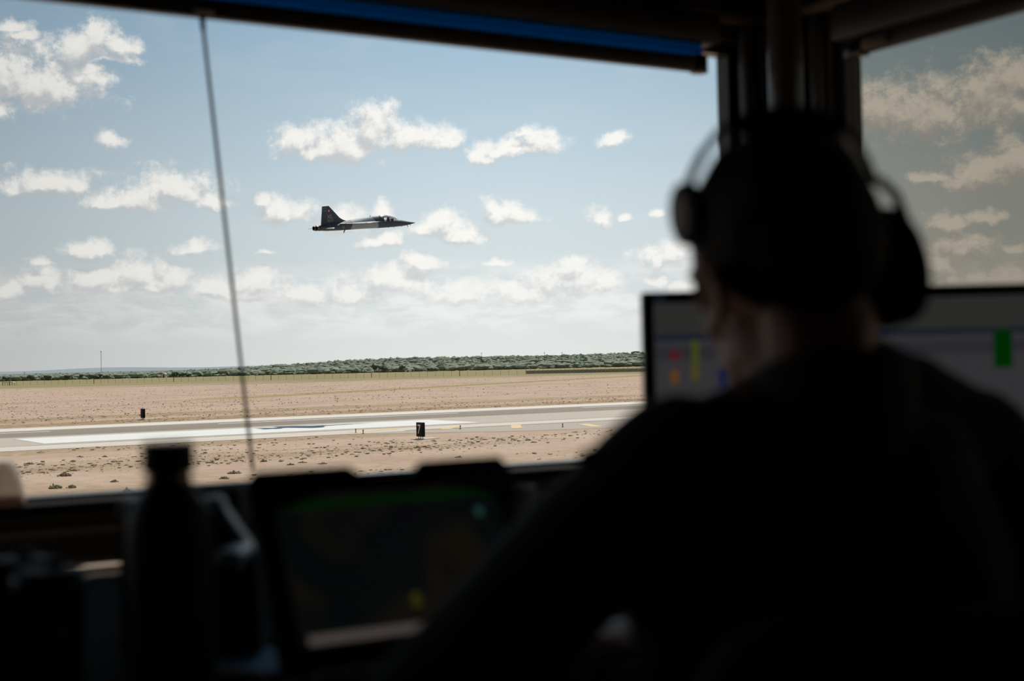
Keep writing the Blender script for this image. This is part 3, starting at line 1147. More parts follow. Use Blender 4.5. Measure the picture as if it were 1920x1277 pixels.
M_eye = pbr('eye_white', (0.75, 0.73, 0.70), .3)
M_iris = pbr('dark_iris', (0.02, 0.015, 0.01), .2)
for s in (-1, 1):
    ey = MB().ball(H(s * .030, .0795, .006), .0112, 2).build('eye', M_eye, person)
    MB().ball(H(s * .030, .0865, .006), .0052, 2).build('iris', M_iris, ey)
    MB().tube([H(s * .016, .096, .024), H(s * .030, .095, .028), H(s * .044, .085, .023)], [.0025, .0038, .002], 8).build('eyebrow', M_hair, person)

# flight suit
suit = Blob()
pad = .011
nbs = nb + Vector((.012, -.012, -.045))
suit.limb([nbs, shL], [.072, .060])
suit.limb([nbs, shR], [.072, .060])
suit.limb([P(1610, 722, 1.265), P(1700, 775, 1.285), shR], [.048, .056, .060])
for s in (-1, 1):
    suit.limb([nb + sd * s * .05 - Vector((0, 0, .075)), chest + sd * s * .068, waist + sd * s * .060, pelv + sd * s * .07], [.096, .110, .102, .108])
suit.limb([shL, shL.lerp(elL, .45), elL], [.064, .060, .050])
suit.limb([elL, elL.lerp(wrL, .35), elL.lerp(wrL, .93)], [.050, .047, .035])
suit.limb([shR, shR.lerp(elR, .45), elR], [.064, .060, .050])
suit.limb([elR, elR.lerp(wrR, .35), elR.lerp(wrR, .93)], [.050, .047, .035])
for h_, k_, a_ in zip(hips, knees, ankles):
    suit.limb([h_, k_], [.100, .074])
    suit.limb([k_, k_.lerp(a_, .35), k_.lerp(a_, .88)], [.072, .068, .056])
sm_ = suit.mesh('flight_suit', .007, 4)
import numpy as np
_co = np.empty(len(sm_.vertices) * 3, dtype=np.float32)
_no = np.empty(len(sm_.vertices) * 3, dtype=np.float32)
sm_.vertices.foreach_get('co', _co)
sm_.vertices.foreach_get('normal', _no)
_co = _co.reshape(-1, 3)
_no = _no.reshape(-1, 3)
for i in range(len(_co)):                                # soft folds in the cloth
    c_ = Vector(_co[i])
    _co[i] += _no[i] * (mnoise.noise(c_ * 14.0) * .0045 + mnoise.noise(c_ * 31.0) * .002)
sm_.vertices.foreach_set('co', _co.ravel())
so = link('flight_suit', sm_, M_suit, person)
# standing collar round the neck
col = MB()
rings = []
cc0 = nb + Vector((.006, -.012, -.006))
axis = (nk0 - nb).normalized()
ax = axis.cross(Vector((0, 1, 0))).normalized()
ay = ax.cross(axis).normalized()
for (t, rr, th) in ((-.02, .082, 0), (.02, .074, 0), (.05, .071, 0), (.056, .068, 0), (.05, .064, 0), (.0, .062, 0)):
    ring_ = []
    for k in range(36):
        a = 2 * math.pi * k / 36
        hgt = t * (.78 + .42 * math.cos(a + 1.9)) - .010
        ring_.append(cc0 + axis * hgt + (ax * math.cos(a) * rr * 1.06 + ay * math.sin(a) * rr))
    rings.append(ring_)
col.loft(rings, caps=False)
col.build('collar', M_suit, so)
# shoulder tab
tabp = P(1098, 838, 1.14)
MB().ball(P(1113, 859, 1.168), .011, 2, (1.2, .8, .8)).build('pen_pocket', M_suit, so)
# boots
for a_ in ankles:
    bt = Blob()
    bt.limb([a_ + Vector((0, 0, .10)), a_ + Vector((0, 0, -.02))], [.056, .052])
    bt.limb([a_ + Vector((0, 0, -.045)), a_ + fw * .10 + Vector((0, 0, -.048)), a_ + fw * .19 + Vector((0, 0, -.055))], [.044, .044, .034])
    link('boot', bt.mesh('boot', .008, 4), M_black, person)
# hair: short cap over the skull
hair = Blob()
for (c, s) in (((0, -.012, .047), (.080, .098, .090)), ((0, -.047, .030), (.070, .064, .074)), ((0, .028, .052), (.067, .066, .062))):
    hb(hair, c, s)
hm_ = hair.mesh('hair', .006, 3)
bmh = bmesh.new()
bmh.from_mesh(hm_)
HRi = HR.transposed()
kill = []
for v in bmh.verts:
    q = HRi @ (v.co - HO)
    line = -.055 + max(0, (q.y + .055)) * .9            # hairline: low at the nape, rising over the ear
    if q.y > .055:
        line = .062
    line = max(line, -.052)
    if q.z < line:
        kill.append(v)
bmesh.ops.delete(bmh, geom=kill, context='VERTS')
bmh.to_mesh(hm_)
bmh.free()
link('hair', hm_, M_hair, person)

# headset, worn askew: one ear cup, a pad on the other temple
hs = empty('headset', H(0, 0, .13))
inv = Matrix.Translation(-Vector(hs.location))


def hsb(mb, name, mat, parent=hs, smooth=True):
    bmesh.ops.transform(mb.bm, matrix=inv, verts=mb.bm.verts)
    return mb.build(name, mat, parent, smooth=smooth)


band_px = [(1284, 425), (1283, 380), (1294, 335), (1315, 290), (1345, 252), (1385, 226), (1430, 212), (1475, 207), (1525, 213), (1570, 235), (1600, 268), (1622, 308), (1636, 345)]
bpts = [P(x, y, 1.265) for x, y in band_px]
mb = MB()
rings = []
for i, p in enumerate(bpts):
    t = (bpts[min(i + 1, len(bpts) - 1)] - bpts[max(i - 1, 0)]).normalized()
    dpt = Vector((0, 1, 0))
    nrm = t.cross(dpt).normalized()
    wv = .011
    th = .0035
    rings.append([p + dpt * sx * wv + nrm * sy * th for sx, sy in ((-1, -1), (1, -1), (1, 1), (-1, 1))])
mb.loft(rings)
hsb(mb, 'headband', M_black)
pd = []
for (x, y) in ((1372, 240), (1420, 222), (1475, 215), (1530, 222), (1575, 246)):
    pd.append(P(x, y + 5, 1.265))
mb = MB().tube(pd, [.006, .010, .011, .010, .006], 10)
hsb(mb, 'head_pad', M_rubber)
# temple pad (oval ring with a pale disc)
tp = P(1290, 402, 1.262)
Mt = Matrix.Translation(tp) @ Matrix.Rotation(math.radians(-62), 4, 'Z') @ Matrix.Rotation(math.radians(5), 4, 'X')
mb = MB().lathe([(.019, -.008), (.0255, -.006), (.0265, .0), (.0255, .006), (.019, .008)], 28, Mt @ Matrix.Rotation(math.pi / 2, 4, 'X') @ Matrix.Diagonal((.8, 1.1, 1, 1)))
hsb(mb, 'temple_pad', M_black)
mb = MB().lathe([(.016, -.0095), (.016, .0092)], 28, Mt @ Matrix.Rotation(math.pi / 2, 4, 'X') @ Matrix.Diagonal((.8, 1.1, 1, 1)))
hsb(mb, 'pad_disc', pbr('grey_disc', (0.16, 0.155, 0.16), .4), [o for o in hs.children if o.name.startswith('temple_pad')][0])
# ear cup: deep oval shell on the other ear
ec = P(1664, 500, 1.275)
Mc = Matrix.Translation(ec) @ HR.to_4x4() @ Matrix.Rotation(math.radians(90), 4, 'Y') @ Matrix.Diagonal((1.26, 1.0, .92, 1))
mb = MB().lathe([(.030, -.028), (.040, -.026), (.043, -.014), (.041, -.004), (.043, .002), (.042, .012), (.034, .020), (.018, .024)], 36, Mc)
cup = hsb(mb, 'ear_cup', M_black)
mb = MB().lathe([(.026, -.034), (.038, -.033), (.041, -.026), (.038, -.020), (.026, -.020)], 36, Mc)
hsb(mb, 'ear_cushion', M_rubber, cup)
mb = MB().tube([P(1622, 332, 1.268), P(1652, 340, 1.270), P(1680, 366, 1.272), P(1696, 408, 1.275), P(1704, 455, 1.28)], .0048, 10)
hsb(mb, 'yoke', M_black)
mb = MB().tube([P(1712, 540, 1.28), P(1722, 520, 1.31), P(1728, 500, 1.33), P(1722, 540, 1.36), P(1600, 640, 1.42), P(1480, 690, 1.44)], .004, 8)
hsb(mb, 'microphone_boom', M_black)
tag(hs, 'black single-ear headset worn askew on the head', 'headset')

# ------------------------------------------------------------------ airfield ground
def ground_mat():
    m = bpy.data.materials.new('bare_airfield_soil')
    m.use_nodes = True
    N = NT(m.node_tree)
    b = m.node_tree.nodes['Principled BSDF']
    geo = N.new('ShaderNodeNewGeometry')
    pos = geo.outputs['Position']
    tc = N.new('ShaderNodeTexCoord')
    loc = tc.outputs['Object']                  # x along the runway, y across it
    s = N.sep(pos)
    l = N.sep(loc)
    n_big = N.noise(N.v('MULTIPLY', loc, (.006, .022, 0)), 1.0, 5, .6)
    n_mid = N.noise(loc, .10, 6, .65)
    n_fine = N.noise(loc, 1.1, 5, .7)
    n_streak = N.noise(N.v('MULTIPLY', loc, (.012, .085, 0)), 1.0, 6, .65, .3)
    c = N.mix(N.ramp(n_mid, .32, .68), (0.415, 0.290, 0.215), (0.50, 0.372, 0.285))
    n_grain = N.noise(loc, 3.2, 4, .75)
    c = N.mix(N.m('MULTIPLY', N.ramp(n_fine, .52, .70), .50), c, (0.215, 0.150, 0.092))
    c = N.mix(N.m('MULTIPLY', N.ramp(n_grain, .50, .68), .45), c, (0.255, 0.175, 0.115))
    # dry grass patches stretched along the runway
    c = N.mix(N.m('MULTIPLY', N.ramp(n_streak, .53, .66), .62), c, (0.265, 0.185, 0.085))

    def band(q0, q1, soft, w):
        wob = N.m('ADD', l[1], N.m('MULTIPLY_ADD', n_mid, 14.0, -7.0))
        a = N.ramp(wob, q0 - soft, q0 + soft)
        z = N.m('SUBTRACT', 1.0, N.ramp(wob, q1 - soft, q1 + soft))
        return N.m('MULTIPLY', N.m('MULTIPLY', a, z), w)
    tuft = N.ramp(n_fine, .36, .56)
    c = N.mix(N.m('MULTIPLY', band(158, 178, 3, .85), tuft), c, (0.235, 0.150, 0.060))
    c = N.mix(N.m('MULTIPLY', band(186, 199, 4, .75), tuft), c, (0.255, 0.185, 0.075))
    c = N.mix(N.m('MULTIPLY', band(110, 122, 1, .55), tuft), c, (0.235, 0.175, 0.070))
    c = N.mix(N.m('MULTIPLY', band(66, 80, 4, .45), tuft), c, (0.290, 0.200, 0.100))
    # yellow-green swale crossing the field
    A, B = G(360, 751), G(900, 721)
    dd = (B - A).normalized()
    side = N.m('ADD', N.m('MULTIPLY', s[0], -dd.y), N.m('MULTIPLY', s[1], dd.x))
    k0 = -dd.y * A.x + dd.x * A.y
    off = N.m('ABSOLUTE', N.m('ADD', N.m('SUBTRACT', side, k0), N.m('MULTIPLY_ADD', n_mid, 10.0, -5.0)))
    along = N.ramp(s[1], 262, 300)
    c = N.mix(N.m('MULTIPLY', N.m('MULTIPLY', N.m('SUBTRACT', 1.0, N.ramp(off, 2.0, 9.0)), along), .8), c, (0.275, 0.215, 0.062))
    # green strip beyond the fence
    wd = N.m('ADD', s[1], N.m('MULTIPLY_ADD', n_big, 220.0, -110.0))
    far = N.ramp(wd, 500, 620)
    c = N.mix(N.m('MULTIPLY', far, .92), c, N.mix(N.ramp(n_streak, .35, .65), (0.275, 0.225, 0.105), (0.215, 0.195, 0.080)))
    c = N.mix(N.ramp(s[1], 1150, 1900), c, (0.17, 0.185, 0.14))
    N.put(b.inputs['Base Color'], c)
    b.inputs['Roughness'].default_value = .95
    b.inputs['Specular IOR Level'].default_value = .1
    bp_ = N.new('ShaderNodeBump')
    bp_.inputs['Strength'].default_value = .5
    bp_.inputs['Distance'].default_value = .12
    N.t.links.new(n_fine, bp_.inputs['Height'])
    N.t.links.new(bp_.outputs[0], b.inputs['Normal'])
    return m


M_ground = ground_mat()
gme = bpy.data.meshes.new('ground')
S = 22000
gme.from_pydata([(-S, -S, 0), (S, -S, 0), (S, S, 0), (-S, S, 0)], [], [(0, 1, 2, 3)])
ground = link('ground', gme, M_ground, None, (0, 0, 0), ROOM, False)
struct(ground)


# ------------------------------------------------------------------ runway (frame: x along, y across)
def pav(name, col, streak=0.0, dark=(0.3, 0.26, 0.22), vary=.06):
    m = bpy.data.materials.new(name)
    m.use_nodes = True
    N = NT(m.node_tree)
    b = m.node_tree.nodes['Principled BSDF']
    tc = N.new('ShaderNodeTexCoord')
    o = tc.outputs['Object']
    n = N.noise(o, .5, 5, .6)
    st = N.noise(N.v('MULTIPLY', o, (.010, .9, 0)), 1.0, 5, .6)
    c = N.mix(n, tuple(x * (1 - vary) for x in col), tuple(min(1, x * (1 + vary)) for x in col))
    c = N.mix(N.m('MULTIPLY', N.ramp(st, .42, .68), streak), c, dark)
    N.put(b.inputs['Base Color'], c)
    b.inputs['Roughness'].default_value = .9
    b.inputs['Specular IOR Level'].default_value = .15
    return m


M_asph = pav('rubbered_asphalt', (0.265, 0.218, 0.175), .85, (0.172, 0.146, 0.120))
M_conc = pav('runway_concrete', (0.47, 0.40, 0.335), .6, (0.37, 0.32, 0.27))
M_light = pav('pale_shoulder_concrete', (0.585, 0.525, 0.455), .45, (0.48, 0.42, 0.36))
M_paint = pav('white_runway_paint', (0.70, 0.685, 0.665), .25, (0.64, 0.61, 0.58), .03)
M_light2 = pav('cream_edge_paint', (0.67, 0.615, 0.55), .3, (0.58, 0.52, 0.46))
M_tax = pav('grey_taxiway_asphalt', (0.40, 0.345, 0.295), .4, (0.34, 0.29, 0.25))
M_yel = pav('faded_yellow_paint', (0.70, 0.49, 0.27), .2, (0.62, 0.45, 0.28))

rw = empty('runway', (0, 0, 0), (0, 0, ROOM))
struct(rw)
PA, PB = -500, 1500


def strip(name, mat, p0, p1, q0, q1, z1):
    return MB().box(p0, p1, q0, q1, -.05, z1).build(name, mat, rw, smooth=False)


strip('concrete_slab', M_conc, PA, PB, 118, 141, .020)
strip('asphalt_strip', M_asph, PA, PB, 141, 155.5, .022)
strip('far_shoulder', M_light, PA, PB, 155.5, 165, .020)
strip('edge_stripe', M_light2, PA, PB, 157.0, 161.5, .032)
strip('near_shoulder', M_light, PA, PB, 116.8, 123.6, .024)
strip('joint_line', M_asph, PA, PB, 123.6, 124.1, .028)
strip('aiming_point_marking', M_paint, 29.4, 73.0, 126.0, 137.6, .040)
for k in range(-4, 14):
    p0 = 5.5 + k * 48.7
    strip('centreline_stripe', M_paint, p0, p0 + 30.5, 151.3, 152.2, .040)
fil = MB().prism([(53, 117.5), (56.5, 114.5), (62, 110.2), (67, 107), (73, 105), (84, 103.5), (110, 102.5), (600, 102.5), (600, 117.5)], .066, 'z', -.05)
fil.build('taxiway_fillet', M_tax, rw, smooth=False)
strip('fillet_edge_line', M_asph, 60, 600, 117.2, 117.9, .034)
for (x, y, w, l_, an) in ((703, 807.5, 1.3, 6.5, -62), (846, 802.2, .95, 6.5, -40), (968, 800.4, .95, 7.0, -31), (1106, 798, 1.1, 6.5, -22)):
    g = G(x, y)
    p_, q_ = g.x * Ux + g.y * Uy, -g.x * Uy + g.y * Ux
    Mx = Matrix.Translation((p_, q_, 0)) @ Matrix.Rotation(math.radians(an), 4, 'Z')
    MB().box(-w / 2, w / 2, -l_ / 2, l_ / 2, 0, .036, 0, 2, Mx).build('shoulder_bar', M_yel, rw, smooth=False)


# ------------------------------------------------------------------ distance signs
M_signb = pbr('black_sign_metal', (0.012, 0.0115, 0.011), .7, **{'Specular IOR Level': .15})
M_pad = pbr('sign_pad_concrete', (0.62, 0.55, 0.47), .9, 0, .08, 1.0)


def distance_sign(x, y, text, label, pad=True):
    g = G(x, y)
    s = empty('distance_sign', (g.x, g.y, 0), (0, 0, ROOM))
    W, Tn, Hh, leg = .98, .30, 1.16, .16
    MB().box(-.28 - .35, 1.4, -.62, .62, -.05, .05, .01).build('concrete_pad', M_pad, s, smooth=False)
    body_ = MB().box(-Tn / 2, Tn / 2, -W / 2, W / 2, .05 + leg, .05 + leg + Hh, .012).build('panel', M_signb, s, smooth=False)
    for q in (-.36, 0, .36):
        MB().tube([(0, q, .05), (0, q, .05 + leg)], .03, 8).build('leg', M_signb, s)
    if text:
        me = text_mesh(text, 1.05, .004, 1.0, .012)
        o = link('numeral', me, pbr('sign_white', (0.78, 0.74, 0.68), .6), body_, None, 0, False)
        # face looks back along the runway (-x); reading direction is +y reversed
        o.matrix_local = Matrix.Translation((-Tn / 2 - .005, .0, .05 + leg + Hh * .50)) @ Matrix(((0, 0, -1, 0), (-1, 0, 0, 0), (0, 1, 0, 0), (0, 0, 0, 1)))
    tag(s, label, 'sign')


distance_sign(789, 823.5, '7', 'black runway distance sign with a white 7 beside the runway')
distance_sign(268, 787, '', 'small black runway sign on the far side of the runway')

# small edge lights
for (x, y, lab) in ((667, 812, 'short dark runway edge light just left of its neighbour'), (681, 813.5, 'short dark edge light at the bend of the pavement'),
                    (863, 805, 'short dark edge light right of the number sign'), (1055, 801.5, 'short dark edge light nearest the shoulder of the person')):
    g = G(x, y)
    t = empty('edge_light', (g.x, g.y, 0))
    MB().lathe([(.11, -.02), (.11, .04), (.05, .06)], 12).build('base', M_signb, t)
    MB().lathe([(.035, .05), (.035, .24), (.06, .26), (.06, .29)], 12).build('stem', M_signb, t)
    MB().lathe([(.055, .29), (.06, .34), (.04, .38), (.01, .39)], 12).build('lens', pbr('amber_lens', (0.4, 0.25, 0.1), .2), t)
    tag(t, lab, 'light', 'runway edge lights')

# ------------------------------------------------------------------ perimeter fence
M_fence = pbr('weathered_fence_post', (0.11, 0.10, 0.085), .8)
f0_, f1_ = G(-60, 724.5), G(985, 702.5)
fd = (f1_ - f0_)
flen = fd.length
fe = empty('perimeter_fence', (f0_.x, f0_.y, 0), (0, 0, math.atan2(fd.y, fd.x)))
n_posts = 74
post_me = MB().tube([(0, 0, -.1), (0, 0, 2.15)], .05, 6)
p0 = post_me.build('post', M_fence, fe)
for i in range(1, n_posts + 1):
    c = p0.copy()
    COL.objects.link(c)
    c.parent = fe
    c.location.x = flen * i / n_posts
    if i in (6, 18, 29, 42, 55, 66):
        c.scale = (3.2, 3.2, 1.06)
for z in (.35, 1.2, 2.0):
    MB().tube([(0, 0, z), (flen, 0, z)], .018, 5).build('wire', M_fence, fe)
tag(fe, 'thin wire perimeter fence with slim posts across the far field', 'fence')

f2_ = G(1700, 688.5)
sf = empty('slatted_fence', (f1_.x + .45, f1_.y + .1, 0), (0, 0, math.atan2((f2_ - f1_).y, (f2_ - f1_).x)))
sl_len = (f2_ - f1_).length
M_slat = pbr('grey_fence_slat', (0.32, 0.285, 0.22), .8)
n = 80
s0 = None
for i in range(n):
    if s0 is None:
        s0 = MB().box(0, sl_len / n * .97, -.03, .03, .30, 1.8).build('panel', M_slat, sf, smooth=False)
        o = s0
    else:
        o = s0.copy()
        COL.objects.link(o)
        o.parent = sf
    o.location.x = i * sl_len / n
p0 = None
for i in range(n + 1):
    if p0 is None:
        p0 = MB().tube([(-.12, 0, -.1), (-.12, 0, 2.35)], .06, 6).build('post', M_fence, sf)
        o = p0
    else:
        o = p0.copy()
        COL.objects.link(o)
        o.parent = sf
    o.location.x = i * sl_len / n
tag(sf, 'dense grey slatted fence in the far field left of the monitor', 'fence')

# ------------------------------------------------------------------ far scrub, hill and ridge
def hill_h(x, y):
    def ss(t):
        t = max(0.0, min(1.0, t))
        return t * t * (3 - 2 * t)
    return 12.5 * ss((y - 1080) / 1150.0) * ss((x + 420 * y / 1700) / (330.0 * y / 1700)) * (1 - .15 * math.sin(x * .006 + 1.0))


M_scrub_floor = pbr('scrub_floor', (0.155, 0.165, 0.105), .95, 0, .3, .02)  # lightened with the foliage to suggest distance haze
hm2 = bpy.data.meshes.new('scrub_hill')
vs, fs = [], []
nx, ny = 60, 26
for j in range(ny):
    for i in range(nx):
        y = 1060 + j * 60
        x = -900 + i * 48
        z = hill_h(x, y) - .12
        if j == ny - 1:
            z = -1
        vs.append((x, y, z))
for j in range(ny - 1):
    for i in range(nx - 1):
        a = j * nx + i
        fs.append((a, a + 1, a + nx + 1, a + nx))
hm2.from_pydata(vs, [], fs)
hill = link('scrub_hill', hm2, M_scrub_floor)
struct(hill)

M_leaf = pbr('mesquite_foliage', (0.19, 0.222, 0.15), .9, 0, .45, .25)  # foliage colour lightened to carry the distance haze
M_leaf2 = pbr('dark_juniper_foliage', (0.075, 0.095, 0.055), .9, 0, .4, .4)
ico_v, ico_f = None, None
_b = bmesh.new()
bmesh.ops.create_icosphere(_b, subdivisions=1, radius=1.0)
_b.verts.ensure_lookup_table()
ico_v = [v.co.copy() for v in _b.verts]
ico_f = [tuple(v.index for v in f.verts) for f in _b.faces]
_b.free()


def bush_mesh(name, items):
    V, F = [], []
    rnd = random.Random(3)
    for (x, y, z, r, h) in items:
        o = len(V)
        ph = rnd.random() * 6.28
        cs, sn = math.cos(ph), math.sin(ph)
        for v in ico_v:
            k = .75 + .5 * rnd.random()
            vx, vy = v.x * cs - v.y * sn, v.x * sn + v.y * cs
            V.append((x + vx * r * k, y + vy * r * k, z + (v.z * .5 + .42) * h * k))
        F += [tuple(i + o for i in f) for f in ico_f]
    me = bpy.data.meshes.new(name)
    me.from_pydata(V, [], F)
    return me


rnd = random.Random(11)
items = []
for i in range(13000):
    y = 1085 + 1350 * (rnd.random() ** 1.25)
    x = (-.42 + .87 * rnd.random()) * y
    hh = hill_h(x, y)
    if hh < .3 and y > 1500:
        continue
    sz = 1.3 + 2.2 * rnd.random() ** 2
    items.append((x, y, hh - .2, sz * 1.5, sz * 1.55))
so_ = link('scrub', bush_mesh('scrub', items), M_leaf, None, None, 0, False)
tag(so_, 'grey-green mesquite scrub covering the far plain and low hill', 'scrub', None, 'stuff')

# single trees that stand out of the scrub
TREES = [(10, 716, 9, 9), (58, 713, 10, 10), (88, 711, 8, 10), (127, 710, 8, 9), (152, 706, 4, 10), (180, 709, 14, 9), (199, 708, 8, 7),
         (330, 700, 10, 10), (342, 700, 9, 9), (354, 700, 7, 7), (702, 696, 8, 14), (720, 696, 12, 12), (754, 695, 8, 12), (810, 692, 12, 7), (660, 698, 14, 7), (1165, 672, 9, 6), (1190, 671, 10, 8)]
TREE_LAB = ['dark tree cut by the left edge of the photo at the scrub line', 'dark tree just right of the shortest left-hand pole', 'low dark tree second right of the shortest left-hand pole',
            'rounded dark tree midway between the left edge and the radio mast', 'small narrow dark tree left of the radio mast', 'wide dark tree at the foot of the radio mast', 'low dark tree just right of the radio mast foot',
            'leftmost of three dark trees left of the cord', 'middle one of three dark trees left of the cord', 'rightmost of three dark trees left of the cord',
            'tall dark tree at the foot of the hill below the jet', 'broad dark tree right of the tall one below the jet', 'dark tree beside the small white building below the jet',
            'wide low tree right of the small white building below the jet', 'wide low tree left of the tall tree below the jet', 'dark tree on the hill skyline near the monitor', 'dark tree on the skyline right beside the monitor']
for i, (x, y, w, h) in enumerate(TREES):
    d_ = 1075.0 if x < 1100 else 2100.0
    v = ray(x, y)
    gx, gy = v.x / v.y * d_, d_
    gz = hill_h(gx, gy)
    t = empty('distant_tree', (gx, gy, gz))
    k = d_ / FPX
    rr = random.Random(i)
    its = []
    for j in range(7):
        its.append(((rr.random() - .5) * w * k * 1.1, (rr.random() - .5) * w * k, h * k * (.25 + .4 * rr.random()), w * k * .48, h * k * .55))
    link('crown', bush_mesh('crown', its), M_leaf2, t, None, 0, False)
    MB().tube([(0, 0, -.2), (.05, 0, h * k * .4)], [.2, .12], 6).build('trunk', M_fence, t)
    tag(t, TREE_LAB[i], 'tree', 'trees on the horizon')

# masts and utility poles
POLES = [(46, 708, 697), (113, 707, 701), (226, 707, 696), (390, 697, 691), (795, 689, 678), (823, 689, 678), (903, 677, 661), (932, 677, 670), (979, 676, 667), (1021, 675, 660), (1054, 674, 660), (1089, 673, 662), (1122, 672, 662), (1151, 671, 664)]
POLE_LAB = ['short dark pole nearest the left edge on the scrub line', 'thin pole between the left edge pole and the radio mast', 'thin pole just right of the radio mast', 'thin pole just left of the cord on the scrub line',
            'pole on the hillside straight above the number sign', 'pole on the hillside right of the one above the number sign', 'tall pole, first of the row along the hill skyline', 'shortest pole of the row along the hill skyline',
            'third pole of the row along the hill skyline', 'tall dark pole, fourth of the row along the hill skyline', 'fifth pole of the row along the hill skyline', 'sixth pole of the row along the hill skyline',
            'seventh pole of the row along the hill skyline', 'last pole of the skyline row, nearest the monitor']
for (x, yb, yt), lab in zip(POLES, POLE_LAB):
    d_ = 1350.0
    v = ray(x, yb)
    gx = v.x / v.y * d_
    gz = hill_h(gx, d_)
    zt = CAM_Z + ray(x, yt).z / ray(x, yt).y * d_
    t = empty('utility_pole', (gx, d_, gz))
    hgt = max(zt - gz, 6.0)
    MB().tube([(0, 0, -.3), (0, 0, hgt)], [.24, .16], 6).build('shaft', M_fence, t)
    MB().box(-1.1, 1.1, -.08, .08, hgt - 1.0, hgt - .8).build('crossarm', M_fence, t, smooth=False)
    tag(t, lab, 'pole', 'utility poles on the horizon')
v = ray(190, 700)
ma = empty('radio_mast', (v.x / v.y * 1300, 1300, 0))
hgt = CAM_Z + ray(190, 660).z / ray(190, 660).y * 1300
for a in range(3):
    an = a * 2.094
    MB().tube([(.28 * math.cos(an), .28 * math.sin(an), -.2), (.2 * math.cos(an), .2 * math.sin(an), hgt)], .07, 5).build('mast_leg', M_steel, ma)
br = MB()
for k in range(30):
    z = k * hgt / 30
    a = k * 2.094
    br.tube([(.26 * math.cos(a), .26 * math.sin(a), z), (.26 * math.cos(a + 2.094), .26 * math.sin(a + 2.094), z + hgt / 30)], .04, 4)
br.build('bracing', M_steel, ma)
MB().ball((0, 0, hgt + .3), .5, 2).build('beacon', M_fence, ma)
tag(ma, 'tall thin radio mast on the horizon left of the cord', 'mast')

# far buildings
M_bw = pbr('white_building', (0.72, 0.69, 0.64), .8)
M_roof = pbr('pale_roof', (0.60, 0.55, 0.50), .7)
M_dark = pbr('dark_opening', (0.02, 0.02, 0.02), .8)
for (x, y, d_, w, h, lab) in ((308, 701.5, 1070, 3.0, 1.0, 'small white building among trees left of the cord'), (765, 695, 1065, 4.4, 1.2, 'small white building below the hill under the aircraft'),
                              (958, 687, 1500, 3.0, 2.0, 'tiny white building on the scrub hill'), (1136, 678, 1750, 7.0, 3.0, 'pale building high on the scrub hill near the monitor')):
    v = ray(x, y)
    gx = v.x / v.y * d_
    bd = empty('distant_building', (gx, d_, hill_h(gx, d_)))
    zz = max(0.0, CAM_Z + v.z / v.y * d_ - hill_h(gx, d_) - 1.0)
    MB().box(-w / 2, w / 2, -2, 2, -.3, zz + h).build('wall', M_bw, bd, smooth=False)
    MB().prism([(-w / 2 - .3, zz + h), (w / 2 + .3, zz + h), (0, zz + h + 1.0)], 4.6, 'y', -2.3).build('roof', M_roof, bd, smooth=False)
    MB().box(-.5, .4, -2.05, -1.98, 0, max(1.2, zz + .6 * h)).build('door', M_dark, bd, smooth=False)
    tag(bd, lab, 'building')
# open shelter at the far left
g = G(16, 722.5)
shl = empty('open_shelter', (g.x, g.y, 0), (0, 0, .05))
for i in range(6):
    MB().box(-2.9 + i * 1.16 - .09, -2.9 + i * 1.16 + .09, -.09, .09, -.1, 1.45).build('post', M_fence, shl, smooth=False)
MB().prism([(-3.1, 1.45), (-2.4, 1.75), (2.2, 1.75), (3.2, 1.45)], 2.4, 'y', -1.2).build('roof', M_roof, shl, smooth=False)
tag(shl, 'low open shelter with pale roof in the far field at left', 'shelter')

# low ridge, distance haze put into its blue-grey colour
rid = bpy.data.meshes.new('far_ridge')
vs, fs = [], []
nr = 90
for i in range(nr):
    a = -.60 + 1.2 * i / (nr - 1)
    for (d_, z) in ((9000, -5), (9600, 1)):
        hgt = 0
        if z > 0:
            hgt = 17 + 6 * math.sin(i * .33) + 4 * math.sin(i * .81 + 1)
        vs.append((math.sin(a) * d_, math.cos(a) * d_, z + hgt if z > 0 else z))
    vs.append((math.sin(a) * 10800, math.cos(a) * 10800, -5))
for i in range(nr - 1):
    a = i * 3
    fs += [(a, a + 3, a + 4, a + 1), (a + 1, a + 4, a + 5, a + 2)]
rid.from_pydata(vs, [], fs)
struct(link('far_ridge', rid, pbr('haze_blue_ridge', (0.215, 0.26, 0.295), .95, 0, .05, .001)))

# ------------------------------------------------------------------ weeds on the bare soil
M_weed = pbr('dry_weed', (0.30, 0.225, 0.145), .95, 0, .5, 2.0)
M_weed2 = pbr('grey_green_weed', (0.29, 0.26, 0.155), .95, 0, .4, 5.0)


def weeds(name, n, d0, d1, r0, r1, seed, keep):
    rr = random.Random(seed)
    items = []
    for i in range(n):
        y = d0 * (d1 / d0) ** rr.random()
        x = (-.40 + .80 * rr.random()) * y
        q = -x * Uy + y * Ux
        p_ = x * Ux + y * Uy
        lim = 117.5 if p_ < 54 else 103
        if lim - 1 < q < 166:
            continue
        dens = mnoise.noise(Vector((p_ * .012, q * .07, 1.3))) + .7 * mnoise.noise(Vector((p_ * .06, q * .09, 7.7)))
        if dens < keep + .7 * (rr.random() - .5):
            continue
        s_ = r0 + (r1 - r0) * rr.random() ** 3
        items.append((x, y, 0, s_, s_ * (.35 + .35 * rr.random())))
    return bush_mesh(name, items)


ws = link('dry_weeds', weeds('dry_weeds', 44000, 60, 560, .045, .20, 5, .0), M_weed, None, None, 0, False)
tag(ws, 'small dry weeds scattered over the bare soil beside the runway', 'weeds', None, 'stuff')
